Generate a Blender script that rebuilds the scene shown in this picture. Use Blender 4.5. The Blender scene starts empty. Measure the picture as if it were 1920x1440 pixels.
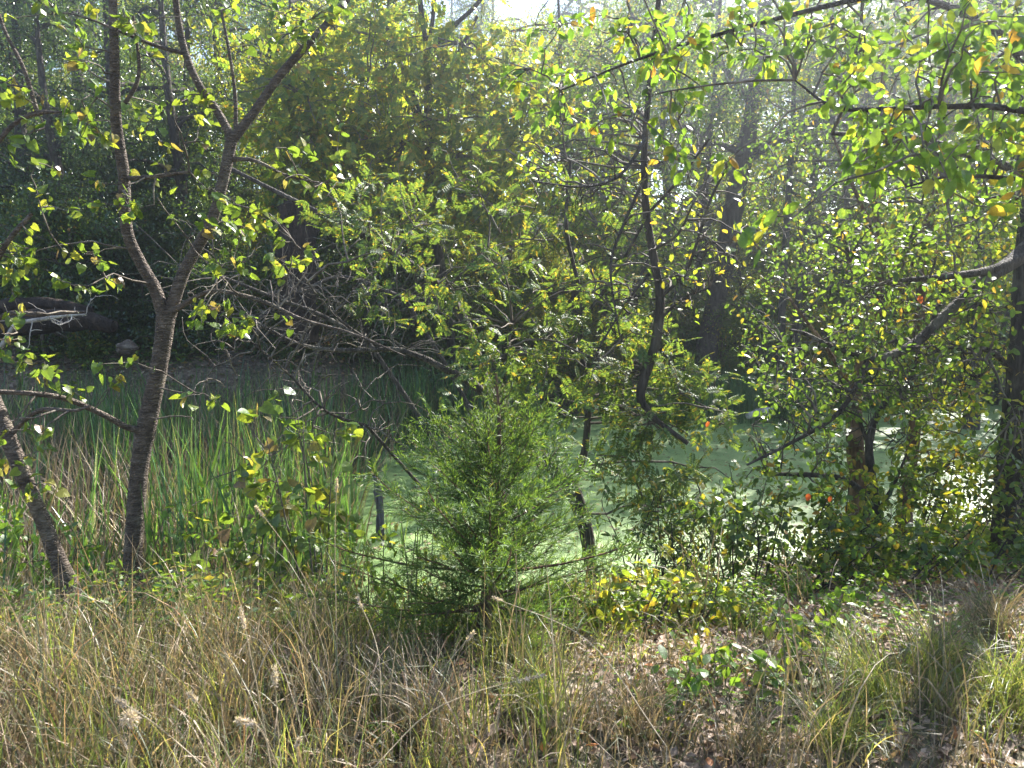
import bpy, math
import numpy as np
from mathutils import Vector, Matrix

# ------------------------------------------------------------------ camera, sky, sun, exposure
scene = bpy.context.scene
COL = scene.collection
PITCH = math.radians(6.3)
CAM = np.array([0.0, 0.0, 1.6])
FPX = 1442.0
cam_data = bpy.data.cameras.new("camera")
cam_data.sensor_width = 36.0
cam_data.lens = 36.0 * FPX / 1920.0
cam_data.clip_start = 0.05
cam_data.clip_end = 600.0
cam_data.dof.use_dof = True
cam_data.dof.focus_distance = 5.5
cam_data.dof.aperture_fstop = 7.0
cam = bpy.data.objects.new("camera", cam_data)
COL.objects.link(cam)
cam.location = CAM
cam.rotation_euler = (math.radians(90) - PITCH, 0, 0)
scene.camera = cam

SUN_AZ, SUN_EL = math.radians(36), math.radians(42)
SUN = np.array([math.sin(SUN_AZ) * math.cos(SUN_EL), math.cos(SUN_AZ) * math.cos(SUN_EL), math.sin(SUN_EL)])
world = bpy.data.worlds.new("World")
scene.world = world
world.use_nodes = True
wn = world.node_tree
sky = wn.nodes.new("ShaderNodeTexSky")
sky.sky_type = 'NISHITA'
sky.sun_disc = False
sky.sun_elevation = SUN_EL
sky.sun_rotation = SUN_AZ
bg = wn.nodes["Background"]
bg.inputs[1].default_value = 0.09
wn.links.new(sky.outputs[0], bg.inputs[0])

sun_data = bpy.data.lights.new("sun", 'SUN')
sun_data.energy = 5.0
sun_data.angle = math.radians(0.5)
sun_data.color = (1.0, 0.95, 0.88)
sun = bpy.data.objects.new("sun", sun_data)
COL.objects.link(sun)
sun.rotation_euler = Vector(SUN).to_track_quat('Z', 'Y').to_euler()

scene.view_settings.view_transform = 'Standard'
scene.view_settings.look = 'None'
scene.view_settings.exposure = 2.25
scene.view_settings.gamma = 1.0
scene.cycles.max_bounces = 8
scene.cycles.diffuse_bounces = 4
scene.cycles.transmission_bounces = 6
scene.cycles.volume_bounces = 0
scene.cycles.sample_clamp_indirect = 6.0

HAZE_DENSITY = 0.0046
HAZE_G = 0.86

# ------------------------------------------------------------------ helpers
rng = np.random.default_rng(7)
cp, sp = math.cos(PITCH), math.sin(PITCH)


def at(px, py, Y):
    """the world point at depth Y (metres ahead) that the photograph shows at px, py"""
    u, v = (px - 960) / FPX, -(py - 720) / FPX
    t = Y / (cp + v * sp)
    return np.array([t * u, Y, CAM[2] + t * (-sp + v * cp)])


def sstep(a, b, x):
    t = np.clip((x - a) / (b - a), 0, 1)
    return t * t * (3 - 2 * t)


WATER_Z = -0.95


def shore_near(x):
    return np.interp(x, [-12, -3, -1.2, 0.3, 1.5, 3, 5, 9, 14], [4.6, 4.9, 5.6, 6.5, 6.9, 7.8, 9.2, 10.6, 12])


def shore_far(x):
    return np.interp(x, [-14, -6, -2, 1, 4, 8, 14, 24], [12.2, 13.4, 15.2, 16.4, 17.4, 17.8, 18.6, 20])


def wob(x, y, s, k=0.0):
    return (np.sin(x * s + 1.3 + k) * np.cos(y * s * 1.17 + .4 - k) + .6 * np.sin(x * s * 2.3 + y * s * 1.9 + k * 2) + .35 * np.cos(x * s * 4.7 - y * s * 4.1 + k)) / 1.95


def ground_z(x, y):
    x = np.asarray(x, float)
    y = np.asarray(y, float)
    sn, sf = shore_near(x), shore_far(x)
    top = 0.03 * wob(x, y, 1.7) + 0.02 * wob(x, y, 5.1, 2)
    z = top + (-1.0 - top) * sstep(2.7, 1.0, 0) * 0
    z = top - 0.98 * sstep(0, 1, (y - 3.0) / (sn - 3.0)) ** 1.1
    basin = -1.0 - 0.35 * sstep(0, 1.0, y - sn)
    z = np.where(y > sn, basin, z)
    left = 1 - sstep(-5, 0.5, x)
    bankh = 1.25 * left + 0.55 * (1 - left)
    far = -1.15 + (bankh + 0.2) * sstep(-0.3, 0.7 + 1.2 * (1 - left), y - sf) + 0.29 * np.clip(y - sf - 1, 0, None) + 0.07 * wob(x, y, .9, 1) * sstep(0, 1, y - sf)
    far = np.where(far > 6.5, 6.5 + (far - 6.5) * 0.25, far)
    return np.where(y > sf - 0.3, np.maximum(far, -1.35), z)


def mesh_obj(name, chunks, mat, parent=None, smooth=False, mats=None, mat_idx=None):
    """chunks: list of (verts (n,3), faces (m,k))"""
    org = np.array(parent.location) if parent is not None else np.zeros(3)
    vs, loops, starts, tots = [], [], [], []
    off = 0
    ls = 0
    for v, f in chunks:
        v = np.asarray(v, np.float32).reshape(-1, 3)
        f = np.asarray(f, np.int32)
        if len(f) == 0:
            continue
        vs.append(v - org)
        loops.append((f + off).ravel())
        n, k = f.shape
        starts.append(ls + np.arange(n) * k)
        ls += n * k
        off += len(v)
    me = bpy.data.meshes.new(name)
    V = np.concatenate(vs)
    L = np.concatenate(loops)
    S = np.concatenate(starts)
    me.vertices.add(len(V))
    me.vertices.foreach_set("co", V.astype(np.float32).ravel())
    me.loops.add(len(L))
    me.loops.foreach_set("vertex_index", L.astype(np.int32))
    me.polygons.add(len(S))
    me.polygons.foreach_set("loop_start", S.astype(np.int32))
    if smooth:
        me.polygons.foreach_set("use_smooth", np.ones(len(S), bool))
    me.update(calc_edges=True)
    for m in (mats or [mat]):
        me.materials.append(m)
    if mat_idx is not None:
        me.polygons.foreach_set("material_index", np.asarray(mat_idx, np.int32))
    o = bpy.data.objects.new(name, me)
    COL.objects.link(o)
    if parent is not None:
        o.parent = parent
    return o


def tag(o, label=None, cat=None, group=None, kind=None):
    if label:
        o["label"] = label
    if cat:
        o["category"] = cat
    if group:
        o["group"] = group
    if kind:
        o["kind"] = kind
    return o


def thing(name, loc, label, cat, group=None):
    o = bpy.data.objects.new(name, None)
    o.empty_display_size = 0.2
    COL.objects.link(o)
    o.location = [float(c) for c in loc]
    return tag(o, label, cat, group)


def copy_thing(root, loc, rz, sc, label, group=None):
    c = root.copy()
    COL.objects.link(c)
    c.location = [float(q) for q in loc]
    c.rotation_euler = (0, 0, rz)
    c.scale = sc if hasattr(sc, '__len__') else (sc, sc, sc)
    c["label"] = label
    if group:
        c["group"] = group
    for ch in list(root.children):
        d = ch.copy()
        COL.objects.link(d)
        d.parent = c
    return c


def norm(a):
    return a / np.maximum(np.linalg.norm(a, axis=-1, keepdims=True), 1e-9)


def tubes(paths, radii, sides=5, bark=0.0):
    """paths (N,K,3), radii (N,K) -> one chunk"""
    P = np.asarray(paths, float)
    if P.ndim == 2:
        P = P[None]
        radii = np.asarray(radii)[None]
    R = np.asarray(radii, float)
    N, K, _ = P.shape
    T = norm(np.gradient(P, axis=1))
    main = norm(P[:, -1] - P[:, 0])
    ref = np.where(np.abs(main[:, :1]) > 0.8, np.array([[0., 1, 0]]), np.array([[1., 0, 0.02]]))[:, None, :]
    U = norm(np.cross(T, np.broadcast_to(ref, T.shape)))
    W = np.cross(T, U)
    a = np.arange(sides) * 2 * np.pi / sides
    rad = R[:, :, None] * np.ones(sides)
    if bark:
        kk = np.arange(K)[None, :, None]
        rad = rad * (1 + bark * (np.sin(a * 3 + kk * .35) * .5 + np.sin(a * 5 - kk * .9 + 1) * .4 + rng.normal(0, .45, (N, K, sides))))
    V = P[:, :, None, :] + rad[..., None] * (np.cos(a)[None, None, :, None] * U[:, :, None, :] + np.sin(a)[None, None, :, None] * W[:, :, None, :])
    V = V.reshape(-1, 3)
    i = np.arange(N)[:, None, None] * K * sides + np.arange(K - 1)[None, :, None] * sides
    j = np.arange(sides)[None, None, :]
    jn = (j + 1) % sides
    F = np.stack([i + j, i + jn, i + sides + jn, i + sides + j], -1).reshape(-1, 4)
    return V, F


def smooth_path(pts, rad, n):
    """Catmull-Rom through pts"""
    P = np.asarray(pts, float)
    R = np.asarray(rad, float)
    Q = np.concatenate([[2 * P[0] - P[1]], P, [2 * P[-1] - P[-2]]])
    m = len(P) - 1
    t = np.linspace(0, m - 1e-6, n)
    k = t.astype(int)
    f = (t - k)[:, None]
    a, b, c, d = Q[k], Q[k + 1], Q[k + 2], Q[k + 3]
    out = 0.5 * (2 * b + (c - a) * f + (2 * a - 5 * b + 4 * c - d) * f ** 2 + (3 * b - a - 3 * c + d) * f ** 3)
    return out, np.interp(t, np.arange(m + 1), R)


WS = 1.0


def px_path(rows, n=None, jit=0.0):
    """rows (px, py, width in px, depth) -> points, radii"""
    P = np.array([at(r[0], r[1], r[3]) for r in rows])
    dist = np.linalg.norm(P - CAM, axis=1)
    R = np.array([r[2] for r in rows]) / 2 / FPX * dist * np.where(np.array([r[2] for r in rows]) > 9, WS, 1.0)
    n = n or max(8, len(rows) * 7)
    P, R = smooth_path(P, R, n)
    if jit:
        P = P + rng.normal(0, jit, P.shape) * np.linspace(0, 1, n)[:, None]
    return P, R


def grow(skel, tips, batches, r_base, r_tip, seg=6, sag=0.12, wig=0.08, rs=None):
    """branch out from skel points to the tips, batch by batch; returns lists of (paths, radii)"""
    rs = rs or rng
    pool = np.asarray(skel, float)
    tips = np.asarray(tips, float)
    order = rs.permutation(len(tips))
    out = []
    start = 0
    nb = len(batches)
    for b, cnt in enumerate(batches):
        idx = order[start:start + cnt]
        start += cnt
        if len(idx) == 0:
            break
        t = tips[idx]
        best = np.zeros(len(t), int)
        for c in range(0, len(t), 256):
            d = np.linalg.norm(t[c:c + 256, None] - pool[None], axis=2)
            d = d + 0.25 * np.clip(pool[None, :, 2] - t[c:c + 256, None, 2], 0, None)
            best[c:c + 256] = d.argmin(1)
        a = pool[best]
        L = np.linalg.norm(t - a, axis=1)[:, None]
        m1 = a + (t - a) * .35 + rs.normal(0, 1, a.shape) * L * wig + np.array([0, 0, 1]) * L * sag
        m2 = a + (t - a) * .72 + rs.normal(0, 1, a.shape) * L * wig + np.array([0, 0, 1]) * L * sag
        s = np.linspace(0, 1, seg)[None, :, None]
        P = (1 - s) ** 3 * a[:, None] + 3 * (1 - s) ** 2 * s * m1[:, None] + 3 * (1 - s) * s * s * m2[:, None] + s ** 3 * t[:, None]
        P[:, 1:-1] += rs.normal(0, .02, P[:, 1:-1].shape) * L[:, None]
        f = b / max(1, nb - 1)
        rb = r_base * (1 - f) + r_tip * 2.2 * f
        rb = np.minimum(rb * np.ones(len(t)), 0.03 * L[:, 0] + r_tip * 1.2)
        R = rb[:, None] * np.linspace(1, .3, seg)[None] + r_tip * .4
        out.append((P, R))
        pool = np.concatenate([pool, P[:, 2:].reshape(-1, 3)])
    return out


# ---- leaf templates: length along +Y from the stalk, face up +Z, size 1
def tpl_small(w=.5):
    V = np.array([[0, 0, 0], [w / 2, .42, .07], [0, 1, -.1], [-w / 2, .42, .07]], float)
    return V, np.array([[0, 1, 2], [0, 2, 3]])


def tpl_oval(w=.5, droop=.16, fold=.1):
    ys = [0, .22, .5, .78, 1]
    hw = [0, .36, .5, .36, 0]
    V = []
    for y, h in zip(ys, hw):
        z = -droop * y * y
        if h == 0:
            V.append([0, y, z])
        else:
            V += [[-h * w, y, z + fold * h], [0, y + .02, z], [h * w, y, z + fold * h]]
    F = [[0, 2, 1], [0, 3, 2], [1, 2, 5], [1, 5, 4], [2, 3, 6], [2, 6, 5], [4, 5, 8], [4, 8, 7], [5, 6, 9], [5, 9, 8], [7, 8, 10], [8, 9, 10]]
    return np.array(V), np.array(F)[:, ::-1]


def tpl_heart():
    out = [(-.13, .12), (-.33, .02), (-.46, .25), (-.42, .52), (-.24, .8), (0, 1.05), (.24, .8), (.42, .52), (.46, .25), (.33, .02), (.13, .12)]
    mid = [(0, .18), (0, .5), (0, .8)]
    V = [[0, .1, 0]] + [[x * .95, y, .13 * abs(x) - .22 * y * y] for x, y in out] + [[x, y, -.22 * y * y - .02] for x, y in mid]
    F = [[0, 1, 2], [0, 2, 3], [0, 3, 12], [12, 3, 4], [12, 4, 13], [13, 4, 5], [13, 5, 14], [14, 5, 6],
         [6, 7, 14], [14, 7, 13], [13, 7, 8], [13, 8, 12], [12, 8, 9], [12, 9, 0], [0, 9, 10], [0, 10, 11]]
    return np.array(V), np.array(F)[:, ::-1]


def tpl_pinnate(pairs=5, w=.075, ll=.36):
    V, F = [], []

    def leaflet(b, d, L):
        d = np.array(d) / np.linalg.norm(d)
        s = np.array([-d[1], d[0], 0])
        o = len(V)
        b = np.array(b)
        V.extend([b, b + d * L * .4 + s * w + [0, 0, .015], b + d * L + [0, 0, -.07], b + d * L * .4 - s * w + [0, 0, .015]])
        F.extend([[o, o + 2, o + 1], [o, o + 3, o + 2]])
    for k in range(pairs):
        y = .2 + .7 * k / pairs
        z = -.16 * y * y
        L = ll * (1 - .35 * abs(k / pairs - .4))
        leaflet([0, y, z], [1, .55, 0], L)
        leaflet([0, y + .05, z], [-1, .55, 0], L)
    leaflet([0, .93, -.15], [0, 1, 0], ll * .9)
    o = len(V)
    V.extend([[-.008, 0, 0], [.008, 0, 0], [.006, .95, -.15], [-.006, .95, -.15]])
    F.extend([[o, o + 1, o + 2], [o, o + 2, o + 3]])
    return np.array(V, float), np.array(F)


def frames(n, d, up_bias=.7, rs=None):
    """leaf directions d (n,3) -> orthonormal x,y,z with a face normal that leans upward"""
    rs = rs or rng
    y = norm(d)
    nz = norm(np.array([0, 0, 1.]) * up_bias + rs.normal(0, .55, (n, 3)))
    x = norm(np.cross(y, nz))
    z = np.cross(x, y)
    return x, y, z


def leaves(tpl, pos, d, size, up=.7, rs=None):
    V, F = tpl
    n = len(pos)
    x, y, z = frames(n, d, up, rs)
    s = (np.asarray(size) * np.ones(n))[:, None, None]
    W = pos[:, None] + s * (V[None, :, :1] * x[:, None] + V[None, :, 1:2] * y[:, None] + V[None, :, 2:] * z[:, None])
    return W.reshape(-1, 3), (F[None] + (np.arange(n) * len(V))[:, None, None]).reshape(-1, 3)


def leaf_sites(batches, per, spray, droop=.35, frm=.35, rs=None):
    """leaf positions and directions along the twigs of the last batches"""
    rs = rs or rng
    pos, dr = [], []
    for P, R in batches:
        N, K, _ = P.shape
        t = (frm + (1 - frm) * rs.random((N, per))) * (K - 1)
        k = np.minimum(t.astype(int), K - 2)
        f = (t - k)[..., None]
        i = np.arange(N)[:, None]
        p = P[i, k] * (1 - f) + P[i, k + 1] * f
        tan = norm(P[i, k + 1] - P[i, k])
        off = rs.normal(0, 1, p.shape)
        off -= (off * tan).sum(-1, keepdims=True) * tan
        dd = norm(off) + tan * .6 + np.array([0, 0, -droop])
        p = p + rs.normal(0, spray, p.shape)
        pos.append(p.reshape(-1, 3))
        dr.append(dd.reshape(-1, 3))
    return np.concatenate(pos), np.concatenate(dr)


def ribbons(base, az, length, lean, width, K=5, arch=1.0, twist=None, rs=None):
    """grass blades: K rings, tapering; az = direction they lean to, lean = start angle from vertical"""
    rs = rs or rng
    n = len(base)
    s = np.linspace(0, 1, K)[None]
    ang = lean[:, None] + arch[:, None] * s ** 1.4
    step = length[:, None] / (K - 1)
    dh = np.sin(ang) * step
    dz = np.cos(ang) * step
    h = np.concatenate([np.zeros((n, 1)), np.cumsum(dh[:, :-1], 1)], 1)
    z = np.concatenate([np.zeros((n, 1)), np.cumsum(dz[:, :-1], 1)], 1)
    ca, sa = np.cos(az)[:, None], np.sin(az)[:, None]
    C = base[:, None] + np.stack([h * ca, h * sa, z], -1)
    tw = (rs.random(n) * np.pi)[:, None] + s * (rs.normal(0, .7, n))[:, None]
    wx = np.stack([np.cos(tw), np.sin(tw), 0 * tw], -1)
    w = width[:, None] * np.minimum(1, (1 - s) * 1.8 + .08) * .5
    Lf = C - wx * w[..., None]
    Rt = C + wx * w[..., None]
    V = np.stack([Lf, Rt], 2).reshape(-1, 3)
    i = np.arange(n)[:, None] * K * 2 + np.arange(K - 1)[None] * 2
    F = np.stack([i, i + 1, i + 3, i + 2], -1).reshape(-1, 4)
    return V, F


# ------------------------------------------------------------------ materials
def nodes_of(name):
    m = bpy.data.materials.new(name)
    m.use_nodes = True
    nt = m.node_tree
    nt.nodes.clear()
    out = nt.nodes.new("ShaderNodeOutputMaterial")
    return m, nt, nt.nodes, nt.links, out


def ramp(nt, cols, interp='LINEAR'):
    r = nt.nodes.new("ShaderNodeValToRGB")
    r.color_ramp.interpolation = interp
    e = r.color_ramp.elements
    while len(e) < len(cols):
        e.new(0.5)
    for k, (p, c) in enumerate(cols):
        e[k].position = p
        e[k].color = (*c, 1)
    return r


def leaf_mat(name, cols, trans=(.26, .34, .04), tf=.45, rough=.45, spec=.5, tmul=2.6):
    m, nt, N, L, out = nodes_of(name)
    geo = N.new("ShaderNodeNewGeometry")
    oi = N.new("ShaderNodeObjectInfo")
    add = N.new("ShaderNodeMath"); add.operation = 'ADD'
    L.new(geo.outputs["Random Per Island"], add.inputs[0])
    L.new(oi.outputs["Random"], add.inputs[1])
    fr = N.new("ShaderNodeMath"); fr.operation = 'FRACT'
    L.new(add.outputs[0], fr.inputs[0])
    r = ramp(nt, cols)
    L.new(fr.outputs[0], r.inputs[0])
    tc = N.new("ShaderNodeTexCoord")
    no = N.new("ShaderNodeTexNoise")
    no.inputs["Scale"].default_value = 1.3
    no.inputs["Detail"].default_value = 3
    L.new(tc.outputs["Object"], no.inputs["Vector"])
    hs = N.new("ShaderNodeHueSaturation")
    mr = N.new("ShaderNodeMapRange")
    mr.inputs[1].default_value = .3; mr.inputs[2].default_value = .7
    mr.inputs[3].default_value = .7; mr.inputs[4].default_value = 1.35
    L.new(no.outputs[0], mr.inputs[0])
    nf = N.new("ShaderNodeTexNoise")
    nf.inputs["Scale"].default_value = 55
    nf.inputs["Detail"].default_value = 3
    L.new(tc.outputs["Object"], nf.inputs["Vector"])
    mf = N.new("ShaderNodeMapRange")
    mf.inputs[1].default_value = .3; mf.inputs[2].default_value = .65
    mf.inputs[3].default_value = .55; mf.inputs[4].default_value = 1.2
    L.new(nf.outputs[0], mf.inputs[0])
    mm = N.new("ShaderNodeMath"); mm.operation = 'MULTIPLY'
    L.new(mr.outputs[0], mm.inputs[0]); L.new(mf.outputs[0], mm.inputs[1])
    L.new(mm.outputs[0], hs.inputs["Value"])
    L.new(r.outputs[0], hs.inputs["Color"])
    p = N.new("ShaderNodeBsdfPrincipled")
    p.inputs["Roughness"].default_value = rough
    p.inputs["Specular IOR Level"].default_value = spec
    L.new(hs.outputs[0], p.inputs["Base Color"])
    t = N.new("ShaderNodeBsdfTranslucent")
    g = N.new("ShaderNodeMix"); g.data_type = 'RGBA'; g.blend_type = 'MULTIPLY'
    g.inputs[0].default_value = 1
    L.new(hs.outputs[0], g.inputs[6])
    g.inputs[7].default_value = (tmul * 1.1, tmul, tmul * .35, 1)
    mx2 = N.new("ShaderNodeMix"); mx2.data_type = 'RGBA'
    mx2.inputs[0].default_value = .35
    L.new(g.outputs[2], mx2.inputs[6])
    mx2.inputs[7].default_value = (*trans, 1)
    L.new(mx2.outputs[2], t.inputs[0])
    mx = N.new("ShaderNodeMixShader")
    mx.inputs[0].default_value = tf
    L.new(p.outputs[0], mx.inputs[1])
    L.new(t.outputs[0], mx.inputs[2])
    L.new(mx.outputs[0], out.inputs[0])
    return m


def bark_mat(name, c1, c2, c3, scale=14, stretch=.25, bump=.5, rings=False):
    m, nt, N, L, out = nodes_of(name)
    tc = N.new("ShaderNodeTexCoord")
    mp = N.new("ShaderNodeMapping")
    mp.inputs["Scale"].default_value = (scale, scale, scale * (2.6 if rings else stretch))
    L.new(tc.outputs["Object"], mp.inputs[0])
    no = N.new("ShaderNodeTexNoise")
    no.inputs["Scale"].default_value = 1.0
    no.inputs["Detail"].default_value = 7
    no.inputs["Roughness"].default_value = .65
    L.new(mp.outputs[0], no.inputs["Vector"])
    r = ramp(nt, [(.32, c1), (.52, c2), (.72, c3)])
    L.new(no.outputs[0], r.inputs[0])
    n2 = N.new("ShaderNodeTexNoise")
    n2.inputs["Scale"].default_value = 5
    n2.inputs["Detail"].default_value = 4
    L.new(tc.outputs["Object"], n2.inputs["Vector"])
    lich = ramp(nt, [(.56, (0, 0, 0)), (.66, (.6, .6, .6))])
    L.new(n2.outputs[0], lich.inputs[0])
    mix = N.new("ShaderNodeMix"); mix.data_type = 'RGBA'
    L.new(lich.outputs[0], mix.inputs[0])
    L.new(r.outputs[0], mix.inputs[6])
    mix.inputs[7].default_value = (c3[0] * 1.25, c3[1] * 1.3, c3[2] * 1.2, 1)
    cr = N.new("ShaderNodeTexVoronoi")
    cr.feature = 'DISTANCE_TO_EDGE'
    cr.inputs["Scale"].default_value = 1.6
    L.new(mp.outputs[0], cr.inputs["Vector"])
    cm = N.new("ShaderNodeMath"); cm.operation = 'MINIMUM'; cm.inputs[1].default_value = .18
    L.new(cr.outputs["Distance"], cm.inputs[0])
    ca = N.new("ShaderNodeMath"); ca.operation = 'MULTIPLY_ADD'; ca.inputs[1].default_value = 3.0
    L.new(cm.outputs[0], ca.inputs[0]); L.new(no.outputs[0], ca.inputs[2])
    p = N.new("ShaderNodeBsdfPrincipled")
    p.inputs["Roughness"].default_value = .85
    p.inputs["Specular IOR Level"].default_value = .25
    L.new(mix.outputs[2], p.inputs["Base Color"])
    b = N.new("ShaderNodeBump")
    b.inputs["Strength"].default_value = bump
    b.inputs["Distance"].default_value = .015
    L.new(ca.outputs[0], b.inputs["Height"])
    L.new(b.outputs[0], p.inputs["Normal"])
    L.new(p.outputs[0], out.inputs[0])
    return m


GREENS = [(0, (.020, .050, .014)), (.3, (.035, .085, .018)), (.6, (.06, .12, .022)), (.85, (.10, .15, .025)), (.95, (.22, .19, .03)), (1, (.20, .09, .03))]
M_dark = leaf_mat("leaf_dark", [(0, (.016, .045, .018)), (.5, (.03, .075, .022)), (.9, (.055, .11, .03)), (1, (.12, .14, .03))], tf=.38, rough=.28, spec=.8, tmul=2.2)
M_mid = leaf_mat("leaf_mid", GREENS, tf=.46, rough=.4, spec=.5)
M_yel = leaf_mat("leaf_yellowing", [(0, (.05, .10, .018)), (.35, (.10, .16, .022)), (.65, (.19, .21, .028)), (.92, (.27, .24, .03)), (1, (.30, .14, .03))], tf=.52, rough=.42)
M_pin = leaf_mat("leaf_compound", [(0, (.03, .07, .026)), (.4, (.05, .10, .032)), (.75, (.085, .13, .034)), (.92, (.17, .17, .035)), (1, (.34, .22, .04))], tf=.42, rough=.5, spec=.4, tmul=2.1)
M_heart = leaf_mat("leaf_heart", [(0, (.05, .10, .02)), (.4, (.08, .14, .025)), (.75, (.14, .18, .03)), (.9, (.22, .21, .04)), (.96, (.2, .13, .07)), (1, (.15, .09, .06))], tf=.46, rough=.36, tmul=2.3)
M_near = leaf_mat("leaf_near", [(0, (.04, .10, .02)), (.5, (.07, .14, .022)), (.85, (.12, .18, .025)), (.95, (.28, .24, .03)), (1, (.3, .12, .04))], tf=.56, rough=.35, tmul=3.2)
M_jun = leaf_mat("juniper_scale", [(0, (.035, .09, .025)), (.5, (.06, .14, .03)), (.93, (.12, .20, .04)), (1, (.16, .11, .05))], tf=.42, rough=.5, tmul=2.0)
M_forb = leaf_mat("forb_leaf", [(0, (.05, .12, .02)), (.5, (.08, .17, .025)), (.9, (.14, .20, .03)), (1, (.25, .2, .04))], tf=.48, rough=.45)
M_dry = leaf_mat("dry_leaf", [(0, (.13, .08, .05)), (.4, (.24, .16, .11)), (.75, (.36, .27, .2)), (.93, (.45, .36, .28)), (1, (.42, .16, .05))], trans=(.3, .18, .08), tf=.25, rough=.6, spec=.35, tmul=1.0)
M_red = leaf_mat("red_leaf", [(0, (.3, .06, .025)), (1, (.4, .1, .03))], trans=(.6, .16, .04), tf=.45, tmul=1.3)
M_grass = leaf_mat("grass_mixed", [(0, (.045, .07, .028)), (.35, (.09, .10, .045)), (.55, (.17, .13, .085)), (.85, (.33, .25, .175)), (.96, (.50, .40, .30)), (1, (.34, .14, .06))], trans=(.36, .26, .14), tf=.3, rough=.5, tmul=1.1)
M_grassg = leaf_mat("grass_green", [(0, (.05, .085, .03)), (.5, (.085, .125, .04)), (.8, (.16, .17, .07)), (1, (.36, .29, .17))], trans=(.3, .36, .06), tf=.42, rough=.42)
M_reed = leaf_mat("reed_green", [(0, (.022, .065, .03)), (.5, (.04, .115, .045)), (.85, (.09, .18, .05)), (1, (.22, .21, .1))], tf=.3, rough=.35)
M_reedd = leaf_mat("reed_dead", [(0, (.10, .075, .05)), (.4, (.19, .14, .095)), (.8, (.30, .24, .165)), (1, (.4, .34, .25))], trans=(.3, .22, .12), tf=.25, rough=.6, tmul=1.0)
B_grey = bark_mat("bark_grey", (.045, .035, .028), (.10, .078, .062), (.19, .155, .125), 16, .25, .9, rings=True)
B_dark = bark_mat("bark_dark", (.018, .015, .013), (.05, .041, .034), (.11, .095, .08), 16, .2, 1)
B_brown = bark_mat("bark_brown", (.05, .03, .02), (.14, .085, .055), (.26, .17, .12), 22, .12, 1)
B_twig = bark_mat("bark_twig", (.04, .032, .027), (.10, .082, .066), (.2, .17, .14), 20, .5, .2)
B_pale = bark_mat("deadwood_pale", (.16, .14, .12), (.3, .27, .24), (.48, .44, .4), 20, .15, .8)

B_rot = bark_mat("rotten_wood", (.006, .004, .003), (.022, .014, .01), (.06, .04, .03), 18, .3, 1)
B_stake = bark_mat("weathered_wood", (.05, .045, .045), (.16, .15, .15), (.3, .29, .29), 45, .06, 1)


def ground_material():
    m, nt, N, L, out = nodes_of("litter_soil")
    tc = N.new("ShaderNodeTexCoord")
    v = N.new("ShaderNodeTexVoronoi")
    v.inputs["Scale"].default_value = 22
    L.new(tc.outputs["Object"], v.inputs["Vector"])
    n = N.new("ShaderNodeTexNoise")
    n.inputs["Scale"].default_value = 1.1
    n.inputs["Detail"].default_value = 8
    L.new(tc.outputs["Object"], n.inputs["Vector"])
    r1 = ramp(nt, [(0, (.05, .035, .025)), (.45, (.14, .095, .065)), (.8, (.25, .18, .13)), (1, (.34, .26, .2))])
    L.new(v.outputs["Color"], r1.inputs[0])
    r2 = ramp(nt, [(.4, (0, 0, 0)), (.62, (1, 1, 1))])
    L.new(n.outputs[0], r2.inputs[0])
    mix = N.new("ShaderNodeMix"); mix.data_type = 'RGBA'
    L.new(r2.outputs[0], mix.inputs[0])
    L.new(r1.outputs[0], mix.inputs[6])
    mix.inputs[7].default_value = (.06, .06, .03, 1)
    p = N.new("ShaderNodeBsdfPrincipled")
    p.inputs["Roughness"].default_value = .9
    L.new(mix.outputs[2], p.inputs["Base Color"])
    b = N.new("ShaderNodeBump")
    b.inputs["Strength"].default_value = .8
    b.inputs["Distance"].default_value = .03
    L.new(v.outputs["Distance"], b.inputs["Height"])
    L.new(b.outputs[0], p.inputs["Normal"])
    L.new(p.outputs[0], out.inputs[0])
    return m


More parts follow.
